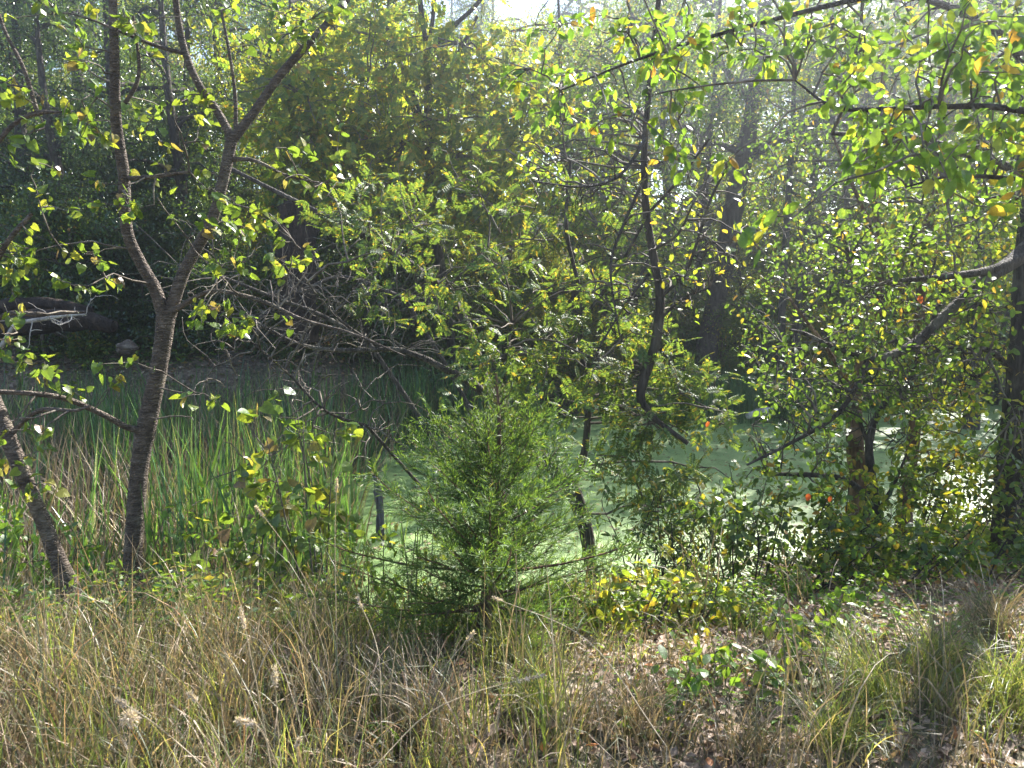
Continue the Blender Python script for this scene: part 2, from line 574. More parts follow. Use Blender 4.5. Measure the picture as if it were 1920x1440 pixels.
def duckweed_material():
    m, nt, N, L, out = nodes_of("duckweed_film")
    tc = N.new("ShaderNodeTexCoord")
    v = N.new("ShaderNodeTexVoronoi")
    v.inputs["Scale"].default_value = 90
    L.new(tc.outputs["Object"], v.inputs["Vector"])
    r1 = ramp(nt, [(0, (.11, .20, .06)), (.5, (.19, .30, .09)), (1, (.34, .42, .17))])
    L.new(v.outputs["Color"], r1.inputs[0])
    n = N.new("ShaderNodeTexNoise")
    n.inputs["Scale"].default_value = 2.2
    n.inputs["Detail"].default_value = 9
    n.inputs["Roughness"].default_value = .7
    n.inputs["Distortion"].default_value = .4
    L.new(tc.outputs["Object"], n.inputs["Vector"])
    r2 = ramp(nt, [(.57, (0, 0, 0)), (.66, (1, 1, 1))])
    L.new(n.outputs[0], r2.inputs[0])
    mix = N.new("ShaderNodeMix"); mix.data_type = 'RGBA'
    L.new(r2.outputs[0], mix.inputs[0])
    L.new(r1.outputs[0], mix.inputs[6])
    mix.inputs[7].default_value = (.05, .09, .03, 1)
    n3 = N.new("ShaderNodeTexNoise")
    n3.inputs["Scale"].default_value = 3.5
    n3.inputs["Detail"].default_value = 12
    n3.inputs["Roughness"].default_value = .8
    L.new(tc.outputs["Object"], n3.inputs["Vector"])
    r3 = ramp(nt, [(.38, (.6, .68, .5)), (.52, (1, 1, 1)), (.65, (1.3, 1.18, 1.2))])
    L.new(n3.outputs[0], r3.inputs[0])
    mul = N.new("ShaderNodeMix"); mul.data_type = 'RGBA'; mul.blend_type = 'MULTIPLY'
    mul.inputs[0].default_value = 1
    L.new(mix.outputs[2], mul.inputs[6])
    L.new(r3.outputs[0], mul.inputs[7])
    p = N.new("ShaderNodeBsdfPrincipled")
    p.inputs["Roughness"].default_value = .4
    p.inputs["Specular IOR Level"].default_value = .9
    L.new(mul.outputs[2], p.inputs["Base Color"])
    b = N.new("ShaderNodeBump")
    b.inputs["Strength"].default_value = .5
    b.inputs["Distance"].default_value = .004
    L.new(v.outputs["Distance"], b.inputs["Height"])
    L.new(b.outputs[0], p.inputs["Normal"])
    L.new(p.outputs[0], out.inputs[0])
    return m


M_ground = ground_material()
M_duck = duckweed_material()

# ------------------------------------------------------------------ ground and water
xs = np.concatenate([np.linspace(-70, -14, 22)[:-1], np.linspace(-14, 14, 190), np.linspace(14, 70, 22)[1:]])
ys = np.concatenate([np.linspace(-20, -1, 10)[:-1], np.linspace(-1, 9, 110)[:-1], np.linspace(9, 26, 110)[:-1], np.linspace(26, 95, 40)])
X, Yg = np.meshgrid(xs, ys)
Z = ground_z(X, Yg)
Vg = np.stack([X, Yg, Z], -1).reshape(-1, 3)
nx, ny = len(xs), len(ys)
i = (np.arange(ny - 1)[:, None] * nx + np.arange(nx - 1)[None]).ravel()
ground = mesh_obj("ground", [(Vg, np.stack([i, i + 1, i + nx + 1, i + nx], -1))], M_ground, smooth=True)
tag(ground, kind="structure")

wx = np.linspace(-30, 40, 60)
wy = np.linspace(3.5, 22, 40)
WX, WY = np.meshgrid(wx, wy)
i = (np.arange(39)[:, None] * 60 + np.arange(59)[None]).ravel()
water = mesh_obj("pond_water", [(np.stack([WX, WY, np.full_like(WX, WATER_Z)], -1).reshape(-1, 3), np.stack([i, i + 1, i + 61, i + 60], -1))], M_duck)
tag(water, kind="structure")


# ------------------------------------------------------------------ tree builder for the trees seen close
def ellip(n, c, r, rs=None):
    rs = rs or rng
    v = norm(rs.normal(0, 1, (n, 3))) * (rs.random((n, 1)) ** .45)
    return np.asarray(c) + v * np.asarray(r)


def px_blob(px, py, rx, ry, Y, dY, n):
    """tips in a clump of foliage that the photograph shows round px, py at depth Y"""
    a = rng.random(n) * 2 * np.pi
    r = np.sqrt(rng.random(n))
    yy = Y + rng.uniform(-dY, dY, n)
    return np.array([at(px + rx * q * math.cos(b), py + ry * q * math.sin(b), w) for q, b, w in zip(r, a, yy)])


def add_leaf_objects(root, tpl_mesh, mat_pos, d, sizes, n_obj, up=.7):
    """the largest leaves as parts of their own, sharing one mesh"""
    org = np.array(root.location)
    x, y, z = frames(n_obj, d, up)
    for k in range(n_obj):
        o = bpy.data.objects.new("leaf", tpl_mesh[k % len(tpl_mesh)])
        s = float(sizes[k])
        M = Matrix(((x[k][0], y[k][0], z[k][0], 0), (x[k][1], y[k][1], z[k][1], 0), (x[k][2], y[k][2], z[k][2], 0), (0, 0, 0, 1)))
        p = mat_pos[k] - org
        o.matrix_local = Matrix.Translation(Vector([float(q) for q in p])) @ M @ Matrix.Diagonal((s, s, s, 1))
        COL.objects.link(o)
        o.parent = root


def leaf_mesh(name, tpl, mat):
    me = bpy.data.meshes.new(name)
    me.from_pydata([tuple(v) for v in tpl[0]], [], [tuple(int(q) for q in f) for f in tpl[1]])
    me.materials.append(mat)
    me.update()
    return me


def build_tree(name, label, cat, base, trunk, limbs, bark, tips=None, batches=(8, 40, 200), leafmat=None, tpl=None, size=.05, per=10,
               spray=.03, r_base=.012, r_tip=.0015, n_obj=0, leaf_meshes=None, group=None, droop=.35, twigbark=None, sides=14, sag=.1, skel_limbs=None, up=.7, frm=.35, bare=None):
    root = thing(name, base, label, cat, group)
    sk = []
    P, R = trunk
    mesh_obj("trunk", [tubes(P, R, sides, .045)], bark, root, smooth=True)
    sk.append(P[len(P) // 4:])
    for lp in limbs:
        mesh_obj("limb", [tubes(lp[0], lp[1], max(6, sides - 4), .04)], bark, root, smooth=True)
        sk.append(lp[0][2:])
    if bare is not None:
        bb = grow(np.concatenate(sk), bare, (len(bare) // 6, len(bare)), r_tip * 3, r_tip * .8, sag=-.06, wig=.14, seg=7)
        tag(mesh_obj("bare_twigs", [tubes(p, r, 4) for p, r in bb], bark, root), kind="stuff")
    if tips is not None and len(tips):
        if skel_limbs:
            sk = [limbs[q][0][2:] for q in skel_limbs]
        bs = grow(np.concatenate(sk), tips, batches, r_base, r_tip, sag=sag)
        ch = [tubes(p, r, 5 if q < 2 else 4 if q < 3 else 3) for q, (p, r) in enumerate(bs)]
        tag(mesh_obj("twigs", ch, twigbark or B_twig, root), kind="stuff")
        if leafmat:
            pos, d = leaf_sites(bs[-2:], per, spray, droop, frm)
            sz = size * rng.uniform(.6, 1.25, len(pos))
            if n_obj:
                near = np.argsort(-(sz / np.maximum(pos[:, 1], .5)) * (1 + 0 * sz) - 10 * in_view(pos))[:n_obj]
                rest = np.setdiff1d(np.arange(len(pos)), near)
                add_leaf_objects(root, leaf_meshes, pos[near], d[near], sz[near], len(near), up)
            else:
                rest = np.arange(len(pos))
            if len(rest):
                tag(mesh_obj("foliage", [leaves(tpl, pos[rest], d[rest], sz[rest], up)], leafmat, root), kind="stuff")
    return root


def in_view(p):
    q = p - CAM
    depth = q[:, 1] * cp - q[:, 2] * sp
    v = (q[:, 2] * cp + q[:, 1] * sp) / depth
    u = q[:, 0] / depth
    return ((np.abs(u) < .68) & (np.abs(v) < .51) & (depth > 0)).astype(float)


T_heart, T_oval, T_small, T_pin = tpl_heart(), tpl_oval(.55), tpl_small(.5), tpl_pinnate()
T_pinw = tpl_pinnate(4, .14, .4)
T_slim = tpl_oval(.3, .2, .08)
def warp(tpl, c, f, w):
    V = tpl[0].copy()
    V[:, 0] *= w
    V[:, 2] += c * np.sin(V[:, 1] * 2.6) * .2 + f * np.abs(V[:, 0]) + .05 * c * np.sin(V[:, 0] * 9)
    return V, tpl[1]


LM_heart = [leaf_mesh("heart_leaf", warp(T_heart, *q), M_heart) for q in ((0, 0, 1), (1, .25, .9), (-1.2, .5, .8), (.5, -.2, 1.05), (-2, .9, .6))]
LM_oval = [leaf_mesh("oval_leaf", warp(tpl_oval(.55), *q), M_near) for q in ((0, 0, 1), (1, .3, .85), (-1.5, .6, .7), (.8, .1, 1.1), (-1, .2, .9))]


def drop_to_ground(P, R, extra=.25):
    """carry a trunk path down into the soil below its first point"""
    g = ground_z(P[0, 0], P[0, 1])
    R = R.copy()
    R[:5] *= np.array([1.4, 1.22, 1.12, 1.05, 1.02])
    if P[0, 2] > g - .05:
        q = P[0].copy()
        q[2] = g - extra
        q[:2] -= norm(P[3] - P[0])[:2] * .05
        P = np.concatenate([[q], P])
        R = np.concatenate([[R[0] * 1.25], R])
    return P, R


def base_of(P):
    b = P[0].copy()
    b[2] = float(ground_z(b[0], b[1]))
    return b


WS = 0.68
# --- the forked grey tree
tr = drop_to_ground(*px_path([(248, 1120, 46, 4.85), (252, 1000, 42, 4.82), (262, 870, 42, 4.8), (275, 800, 46, 4.8), (292, 720, 42, 4.8), (304, 650, 41, 4.8), (313, 580, 46, 4.8)], 40))
limbs = [px_path(r) for r in [
    [(310, 600, 34, 4.8), (290, 540, 30, 4.78), (262, 490, 27, 4.75), (238, 430, 27, 4.7), (232, 330, 27, 4.65), (218, 230, 25, 4.6), (215, 120, 21, 4.5), (210, -60, 17, 4.4)],
    [(316, 595, 34, 4.8), (345, 510, 30, 4.82), (375, 455, 28, 4.85), (402, 400, 27, 4.85), (420, 330, 27, 4.85), (437, 250, 29, 4.85)],
    [(437, 262, 22, 4.85), (405, 205, 19, 4.85), (368, 150, 18, 4.8), (340, 70, 16, 4.8), (322, -60, 14, 4.7)],
    [(437, 262, 24, 4.85), (480, 205, 21, 4.88), (530, 135, 20, 4.9), (590, 70, 17, 4.95), (650, 0, 14, 5.0), (705, -70, 12, 5.0)],
    [(275, 810, 18, 4.8), (235, 800, 15, 4.7), (195, 778, 14, 4.6), (130, 750, 13, 4.5), (60, 738, 12, 4.4), (-70, 732, 10, 4.3)],
    [(328, 582, 15, 4.78), (370, 556, 12, 4.7), (400, 546, 12, 4.65), (440, 550, 10, 4.6), (500, 568, 8, 4.5), (570, 600, 6, 4.45), (660, 625, 4, 4.4), (760, 668, 3, 4.4)],
    [(442, 250, 8, 4.85), (441, 180, 6, 4.85), (430, 100, 5, 4.8), (415, 20, 4, 4.8)],
    [(436, 298, 9, 4.85), (480, 302, 6, 4.8), (540, 330, 5, 4.75), (610, 345, 3, 4.7)],
    [(232, 335, 8, 4.65), (280, 332, 7, 4.6), (355, 322, 5, 4.5)],
    [(345, 100, 7, 4.8), (290, 85, 6, 4.7), (240, 65, 5, 4.6), (180, 40, 3, 4.5)],
    [(228, 205, 7, 4.6), (260, 140, 6, 4.6), (250, 30, 4, 4.6)]]]
tips = np.concatenate([
    px_blob(130, 150, 60, 70, 4.4, .3, 9), px_blob(110, 30, 130, 40, 4.4, .3, 9), px_blob(270, 70, 50, 60, 4.5, .3, 9), px_blob(260, 395, 50, 40, 4.4, .3, 7),
    px_blob(330, 260, 100, 120, 4.6, .4, 18), px_blob(460, 400, 70, 50, 4.6, .3, 12), px_blob(500, 60, 110, 70, 4.7, .4, 15), px_blob(590, 300, 110, 80, 4.6, .3, 13),
    px_blob(150, 320, 90, 100, 4.4, .3, 14), px_blob(400, 590, 60, 40, 4.4, .2, 6), px_blob(520, 480, 90, 60, 4.5, .2, 14), px_blob(150, 700, 90, 40, 4.4, .2, 9),
    px_blob(370, 760, 40, 30, 4.5, .2, 4), px_blob(40, 900, 60, 50, 4.2, .2, 5), px_blob(60, 500, 70, 70, 4.2, .2, 9), px_blob(430, 470, 60, 60, 4.5, .3, 8),
    px_blob(600, 30, 60, 60, 4.7, .3, 10), px_blob(180, 520, 70, 60, 4.4, .3, 8), px_blob(450, 620, 150, 30, 4.4, .3, 8)])
limbs += [smooth_path([limbs[0][0][-1], [-2.3, 4.3, 4.2], [-1.9, 4.0, 5.2]], [.03, .02, .008], 12), smooth_path([limbs[3][0][-1], [-.7, 5.0, 4.3], [-.1, 5.0, 5.2]], [.025, .018, .008], 12), smooth_path([limbs[2][0][-1], [-1.6, 4.4, 4.2], [-1.2, 3.9, 5.0]], [.025, .018, .008], 12)]
tips = np.concatenate([tips, ellip(110, [-1.6, 4.6, 4.5], [2.0, 1.5, .8]), ellip(60, [0.2, 5.2, 4.6], [1.2, 1.2, .7])])  # upper crown out of view, added to dapple the near ground with shade
build_tree("forked_tree", "grey ringed trunk that forks twice, standing in grass before the cattails", "tree", base_of(tr[0]), tr, limbs, B_grey, tips,
           (40, 110, 260), M_heart, T_heart, .058, 5, .02, .006, .0013, 295, LM_heart, droop=.55, sides=18, sag=.06, up=.5, frm=.5)

WS = 0.64
# --- leaning small tree at the edge
tr = drop_to_ground(*px_path([(128, 1100, 38, 4.35), (90, 1000, 36, 4.3), (60, 930, 34, 4.25), (35, 870, 36, 4.2), (8, 800, 38, 4.2), (-30, 700, 32, 4.2), (-50, 560, 28, 4.15), (-60, 350, 24, 4.1)], 44))
limbs = [px_path(r) for r in [
    [(20, 815, 14, 4.2), (50, 785, 11, 4.15), (82, 768, 8, 4.1), (140, 770, 5, 4.0), (170, 760, 3, 4.0)],
    [(-40, 560, 14, 4.15), (10, 460, 8, 4.1), (60, 400, 6, 4.1)],
    [(-60, 350, 16, 4.1), (0, 262, 11, 4.0), (30, 230, 10, 4.0), (70, 212, 8, 3.95), (115, 210, 3, 3.9)],
    [(70, 212, 7, 3.95), (45, 130, 6, 3.9), (10, 60, 5, 3.9), (-10, 0, 4, 3.9)],
    [(-45, 640, 10, 4.2), (10, 590, 7, 4.1), (70, 590, 6, 4.05), (160, 585, 4, 4.0)]]]
tips = np.concatenate([px_blob(60, 640, 80, 60, 4.0, .3, 14), px_blob(20, 250, 70, 120, 4, .2, 14), px_blob(60, 920, 40, 40, 4.1, .2, 4), px_blob(20, 480, 60, 60, 4, .2, 8), px_blob(60, 820, 70, 50, 4.0, .2, 6)])
build_tree("leaning_tree", "small leaning grey tree with peeling pale bark near the cattails", "tree", base_of(tr[0]), tr, limbs, B_grey, tips, (12, 20, 40), M_heart, T_heart, .058, 4, .02, .006, .0013, 90, LM_heart, droop=.5, sides=16, sag=.05, up=.5, frm=.6)

WS = 0.66
# --- willow-like tree leaning over the pond with compound leaves
tr = drop_to_ground(*px_path([(1118, 1110, 40, 6.75), (1108, 1060, 36, 6.78), (1100, 1000, 40, 6.8), (1085, 950, 44, 6.8), (1068, 905, 46, 6.8)], 26))
limbs = [px_path(r) for r in [
    [(1072, 915, 26, 6.8), (1095, 850, 21, 6.85), (1103, 780, 19, 6.9), (1105, 730, 17, 6.9), (1088, 650, 14, 7), (1090, 560, 11, 7), (1062, 430, 8, 7.1), (1070, 300, 5, 7.1)],
    [(1072, 915, 40, 6.8), (1020, 860, 38, 6.85), (975, 815, 35, 6.9), (940, 775, 32, 7.0), (920, 750, 28, 7), (880, 715, 26, 7), (830, 690, 20, 7), (790, 670, 17, 7), (735, 655, 15, 7), (640, 657, 13, 6.9), (560, 645, 11, 6.8), (480, 605, 7, 6.7)],
    [(945, 790, 30, 7.0), (905, 700, 28, 7.2), (885, 635, 27, 7.3), (850, 565, 25, 7.5), (790, 510, 22, 7.6), (700, 450, 19, 7.7), (600, 400, 15, 7.8), (500, 350, 11, 7.9), (420, 310, 7, 8)],
    [(1016, 880, 16, 6.9), (985, 830, 22, 6.7), (950, 760, 18, 6.6), (945, 700, 10, 6.5), (960, 610, 5, 6.4)],
    [(1092, 600, 8, 7), (1150, 520, 6, 7), (1200, 430, 5, 6.9), (1230, 380, 3, 6.9)],
    [(720, 655, 6, 7), (650, 610, 5, 6.9), (600, 560, 4, 6.8), (570, 520, 3, 6.7)]]]
tips = np.concatenate([
    px_blob(880, 400, 200, 130, 6.9, .9, 75), px_blob(1000, 560, 210, 130, 6.7, .9, 95), px_blob(1150, 680, 170, 100, 6.3, .6, 80), px_blob(930, 680, 120, 80, 6.2, .5, 50),
    px_blob(1250, 850, 150, 120, 6.1, .4, 85), px_blob(1000, 800, 90, 60, 6.5, .3, 25), px_blob(700, 400, 130, 90, 7.3, .5, 60), px_blob(760, 560, 100, 80, 7, .5, 30), px_blob(1120, 400, 90, 130, 7, .6, 25), px_blob(1250, 730, 120, 60, 6.4, .4, 40)])
build_tree("pond_tree", "dark trunked tree leaning over green pond with feathery compound leaves", "tree", base_of(tr[0]), tr, limbs, B_dark, tips, (40, 110, 270), M_pin, T_pin, .14, 5, .05, .012, .0018, 0, droop=.3, sag=.08, sides=14, up=1.1, frm=.3)

WS = 0.68
# --- straight dark tree across the pond
tr = drop_to_ground(*px_path([(852, 760, 26, 16.6), (846, 640, 24, 16.5), (834, 540, 24, 16.4), (816, 440, 24, 16.2), (806, 340, 23, 16), (803, 240, 22, 16), (802, 150, 20, 16), (801, 80, 18, 16)], 40))
limbs = [px_path(r) for r in [
    [(801, 95, 12, 16), (790, 20, 9, 15.9), (780, -80, 8, 15.8), (770, -250, 5, 15.6)], [(802, 95, 13, 16), (812, 30, 10, 16), (815, -60, 9, 16.1), (825, -260, 5, 16.2)],
    [(803, 100, 13, 16), (850, 50, 12, 15.8), (900, 0, 10, 15.5), (950, -90, 7, 15.2)], [(806, 195, 11, 16), (840, 140, 9, 15.8), (870, 80, 7, 15.6), (895, 30, 5, 15.5)],
    [(803, 250, 11, 16), (740, 160, 8, 16), (680, 200, 6, 15.6), (640, 205, 4, 15.4)], [(804, 260, 9, 16), (780, 190, 7, 16), (740, 90, 5, 16)]]]
tips = np.concatenate([px_blob(700, 150, 180, 140, 15.5, 1.5, 190), px_blob(640, 300, 160, 120, 15, 1.2, 150), px_blob(880, 200, 150, 160, 15.4, 1.4, 160), px_blob(900, 360, 130, 90, 15, 1.2, 90), px_blob(820, -150, 260, 150, 16, 1.5, 130), px_blob(540, 180, 110, 130, 15.5, 1, 90)])
build_tree("straight_tree", "slender straight dark trunk across the pond under yellow green leaves", "tree", base_of(tr[0]), tr, limbs, B_dark, tips, (30, 130, 430), M_yel, T_pinw, .30, 7, .2, .03, .004, 0, droop=.4, sides=12)

WS = 0.85
# --- big dark tree on the far bank
tr = drop_to_ground(*px_path([(1318, 700, 50, 18), (1326, 650, 46, 18), (1340, 580, 42, 18), (1355, 500, 40, 18), (1370, 420, 39, 18), (1385, 340, 38, 17.9), (1400, 270, 36, 17.8), (1415, 180, 31, 17.7), (1430, 60, 27, 17.6), (1442, -120, 20, 17.5), (1440, -350, 10, 17.4)], 56))
limbs = [px_path(r) for r in [
    [(1398, 300, 24, 17.8), (1450, 264, 22, 17.3), (1520, 236, 18, 16.8), (1600, 218, 14, 16.2), (1720, 190, 9, 15.6), (1830, 150, 5, 15)],
    [(1396, 290, 16, 17.8), (1340, 268, 12, 17), (1290, 285, 9, 16.4), (1200, 330, 6, 15.6), (1120, 420, 4, 15)],
    [(1390, 320, 12, 17.8), (1330, 340, 10, 17), (1260, 420, 8, 16.4), (1200, 520, 6, 15.8), (1170, 620, 4, 15.4)],
    [(1390, 360, 10, 17.8), (1320, 430, 8, 17), (1280, 520, 6, 16.4), (1250, 600, 4, 16)],
    [(1412, 200, 14, 17.7), (1350, 120, 10, 17.3), (1270, 60, 7, 16.8), (1190, 40, 4, 16)], [(1425, 100, 13, 17.6), (1500, 20, 9, 17), (1590, -60, 6, 16.4)]]]
tips = np.concatenate([px_blob(1250, 150, 200, 150, 16.5, 1.3, 200), px_blob(1560, 120, 190, 170, 16.4, 1.3, 200), px_blob(1180, 420, 130, 140, 16, 1, 90), px_blob(1430, -160, 320, 130, 17.5, 1.5, 130), px_blob(1700, 260, 150, 90, 15.6, 1, 70), px_blob(1080, 260, 130, 150, 15.5, 1, 90)])
build_tree("bank_tree", "broad dark trunk leaning on the far bank with long sweeping limbs", "tree", base_of(tr[0]), tr, limbs, B_dark, tips, (40, 140, 650), M_mid, T_small, .11, 26, .2, .035, .004, 0, droop=.4, sides=14, bare=px_blob(1280, 380, 170, 230, 16.6, 1, 160))

WS = 0.85
# --- thin curved trunk hanging over the pond
tr = px_path([(1290, 832, 8, 5.85), (1258, 808, 10, 5.89), (1225, 782, 14, 5.93), (1201, 745, 21, 5.93), (1214, 690, 22, 5.93), (1230, 640, 22, 5.93), (1238, 560, 20, 5.93), (1225, 480, 18, 5.93), (1212, 400, 16, 5.93), (1208, 300, 14, 5.85), (1214, 200, 12, 5.77), (1228, 60, 10, 5.53), (1250, -100, 9, 5.21), (1290, -260, 8, 4.90)], 70)
limbs = [px_path(r) for r in [
    [(1210, 330, 7, 5.85), (1170, 420, 6, 5.69), (1145, 500, 5, 5.53), (1160, 620, 3, 5.45)], [(1212, 260, 7, 5.77), (1160, 330, 6, 5.53), (1090, 350, 4, 5.37), (1000, 340, 3, 5.21)],
    [(1238, 560, 7, 5.93), (1290, 500, 6, 5.93), (1330, 380, 5, 5.85), (1370, 300, 4, 5.77)], [(1236, 600, 6, 5.93), (1280, 560, 5, 5.85), (1330, 540, 3, 5.77)],
    [(1228, 500, 7, 5.93), (1180, 560, 5, 5.85), (1130, 640, 4, 5.69), (1110, 680, 2, 5.61)], [(1215, 400, 6, 5.93), (1270, 340, 5, 5.85), (1330, 260, 4, 5.69)],
    [(1222, 470, 6, 5.93), (1270, 440, 5, 5.77), (1300, 380, 3, 5.61)]]]
tips = np.concatenate([px_blob(1200, 470, 140, 160, 5.9, .5, 70), px_blob(1110, 300, 150, 90, 6.2, .5, 60), px_blob(1330, 430, 80, 120, 5.9, .4, 40)])
build_tree("woody_vine", "thick twisting vine hanging down in an S bend above the pond", "vine", tr[0][0], tr, limbs, B_dark, tips, (50, 100, 190), M_yel, T_oval, .06, 3, .04, .009, .0022, 0, droop=.4, sides=10, sag=.15, frm=.5, bare=np.concatenate([px_blob(1220, 400, 150, 200, 5.8, .4, 150), px_blob(1180, 620, 90, 90, 5.7, .3, 40)]))

WS = 0.82
# --- trees on the near shore, brown trunk, speckled trunk, thin black stem
tr = drop_to_ground(*px_path([(1612, 1010, 36, 8), (1607, 900, 37, 8), (1602, 800, 34, 8), (1606, 700, 25, 8.1), (1640, 600, 18, 8.2), (1650, 500, 15, 8.2), (1640, 350, 11, 8.2), (1660, 100, 7, 8.2)], 44))
limbs = [px_path(r) for r in [[(1604, 750, 12, 8), (1580, 700, 9, 7.9), (1540, 640, 7, 7.7), (1480, 560, 4, 7.5)], [(1640, 600, 9, 8.2), (1700, 520, 7, 8), (1740, 400, 4, 7.8)], [(1645, 450, 8, 8.2), (1600, 350, 6, 8), (1560, 250, 4, 7.8)]]]
tips = np.concatenate([px_blob(1560, 620, 190, 170, 8.2, .9, 200), px_blob(1600, 380, 230, 170, 8.4, 1, 220), px_blob(1560, 820, 70, 90, 7.6, .3, 30)])
build_tree("shore_tree", "tree with furrowed reddish brown trunk standing at the pond edge", "tree", base_of(tr[0]), tr, limbs, B_brown, tips, (30, 110, 330), M_mid, T_oval, .062, 10, .07, .012, .002, 0, sides=14)

tr = drop_to_ground(*px_path([(1692, 1000, 28, 8.2), (1702, 920, 25, 8.2), (1712, 830, 24, 8.2), (1724, 700, 23, 8.2), (1724, 600, 20, 8.2), (1735, 480, 17, 8.2), (1760, 300, 13, 8.2), (1770, 60, 8, 8.2)], 44))
limbs = [px_path(r) for r in [[(1722, 720, 9, 8.2), (1760, 640, 7, 8), (1820, 560, 5, 7.8)], [(1722, 640, 9, 8.2), (1680, 560, 7, 8.1), (1640, 440, 4, 8)], [(1745, 420, 8, 8.2), (1800, 340, 6, 8), (1850, 240, 4, 7.8)]]]
tips = np.concatenate([px_blob(1760, 640, 140, 170, 8, .6, 170), px_blob(1800, 420, 140, 140, 8, .6, 130), px_blob(1760, 850, 100, 90, 7.6, .5, 70)])
build_tree("shore_tree", "slim pale brown trunk between the reddish trunk and the pond edge thicket", "tree", base_of(tr[0]), tr, limbs, B_brown, tips, (30, 90, 250), M_yel, T_oval, .075, 9, .07, .012, .002, 0, sides=12)

tr = drop_to_ground(*px_path([(1652, 1050, 30, 6.6), (1643, 985, 27, 6.6), (1635, 900, 19, 6.65), (1630, 830, 16, 6.7), (1652, 765, 13, 6.7), (1700, 720, 11, 6.7), (1735, 640, 9, 6.6), (1770, 540, 6, 6.5)], 40))
limbs = [px_path(r) for r in [[(1643, 975, 20, 6.6), (1620, 930, 17, 6.6), (1595, 906, 14, 6.55), (1560, 893, 12, 6.5), (1500, 890, 10, 6.4), (1440, 888, 6, 6.3)], [(1634, 850, 8, 6.7), (1600, 760, 6, 6.7), (1570, 700, 4, 6.7)], [(1648, 960, 9, 6.6), (1680, 900, 6, 6.6), (1700, 850, 3, 6.6)]]]
tips = np.concatenate([px_blob(1480, 850, 110, 80, 6.4, .3, 50), px_blob(1690, 700, 110, 90, 6.5, .4, 60), px_blob(1600, 960, 90, 60, 6.3, .3, 25)])
build_tree("crooked_tree", "crooked black stemmed tree with one low bough held out over the pond", "tree", base_of(tr[0]), tr, limbs, B_dark, tips, (20, 40, 80), M_mid, T_oval, .07, 8, .06, .008, .002, 0, sides=12)

WS = 0.85
# --- heavy dark trunk at the edge with limbs sweeping down toward the pond
tr = drop_to_ground(*px_path([(1925, 1080, 120, 6.3), (1916, 980, 96, 6.4), (1915, 880, 82, 6.4), (1918, 780, 68, 6.4), (1926, 650, 58, 6.4), (1935, 480, 52, 6.4), (1950, 300, 44, 6.3), (1960, 60, 36, 6.2), (1980, -300, 26, 6.0), (2000, -800, 12, 5.8)], 60))
limbs = [px_path(r) for r in [
    [(1945, 450, 36, 6.4), (1900, 490, 28, 6.2), (1850, 522, 24, 6), (1795, 570, 21, 5.9), (1720, 640, 19, 5.8), (1665, 668, 16, 5.7), (1622, 676, 13, 5.7)],
    [(1630, 675, 10, 5.7), (1565, 652, 8, 5.65), (1510, 626, 7, 5.6), (1480, 618, 4, 5.6)], [(1625, 678, 11, 5.7), (1603, 730, 9, 5.6), (1560, 785, 8, 5.6), (1480, 832, 6, 5.5), (1400, 872, 4, 5.5)],
    [(1940, 470, 18, 6.3), (1860, 505, 15, 6), (1760, 520, 12, 5.8), (1690, 526, 8, 5.7), (1600, 545, 5, 5.6)], [(1948, 330, 18, 6.3), (1850, 300, 15, 5.6), (1720, 260, 11, 5), (1560, 250, 7, 4.6)],
    [(1955, 160, 20, 6.2), (1870, 60, 15, 5.4), (1740, 0, 11, 4.8), (1560, -30, 7, 4.2)], [(1900, 700, 12, 6.4), (1860, 660, 9, 6.2), (1800, 650, 6, 6)]]]
tips = np.concatenate([px_blob(1750, 620, 150, 130, 5.9, .4, 130), px_blob(1560, 700, 130, 80, 5.6, .3, 60), px_blob(1900, 880, 90, 130, 6, .3, 60), px_blob(1800, 330, 170, 110, 5.4, .6, 90), px_blob(1640, 460, 130, 80, 5.6, .4, 70), px_blob(1700, 60, 250, 110, 5, .8, 120), ellip(110, [1.2, 6.2, 5.6], [1.6, 1.4, .8]), ellip(150, [3.2, 5.2, 6.0], [2.4, 2.2, 1.3])])  # last two clumps: unseen overhead foliage added to shade the foreground
build_tree("big_tree", "thick black trunk with gnarled limbs sweeping down toward the water", "tree", base_of(tr[0]), tr, limbs, B_dark, tips, (50, 170, 560), M_mid, T_oval, .06, 7, .07, .014, .0022, 0, sides=18, bare=np.concatenate([px_blob(1740, 620, 180, 130, 5.8, .4, 190), px_blob(1560, 780, 150, 90, 5.6, .3, 80)]))

WS = 0.8
# --- overhanging tree close to the camera; its trunk stands just out of frame
tr = drop_to_ground(*smooth_path([[2.35, 2.0, -.1], [2.3, 2.02, .8], [2.4, 2.1, 1.8], [2.35, 2.2, 2.8], [2.5, 2.4, 4.2]], [.09, .075, .07, .055, .03], 30))
limbs = [px_path(r) for r in [
    [(2500, 380, 30, 2.1), (2150, 260, 18, 2.2), (1900, 205, 13, 2.3), (1760, 200, 10, 2.35), (1640, 205, 8, 2.4), (1560, 200, 6, 2.45), (1490, 150, 3, 2.5)],
    [(2500, 200, 26, 2.1), (2150, 0, 16, 2.3), (1900, -40, 12, 2.5), (1650, -10, 9, 2.7), (1400, 50, 7, 2.9), (1200, 110, 5, 3.0), (1050, 170, 3, 3.1)],
    [(2500, 600, 22, 2.2), (2200, 440, 12, 2.4), (1980, 350, 8, 2.5), (1800, 330, 6, 2.6), (1700, 350, 3, 2.6)],
    [(2500, 60, 24, 2.1), (2100, -200, 14, 2.5), (1700, -230, 9, 2.9), (1300, -150, 6, 3.2), (1050, -60, 4, 3.3)]]]
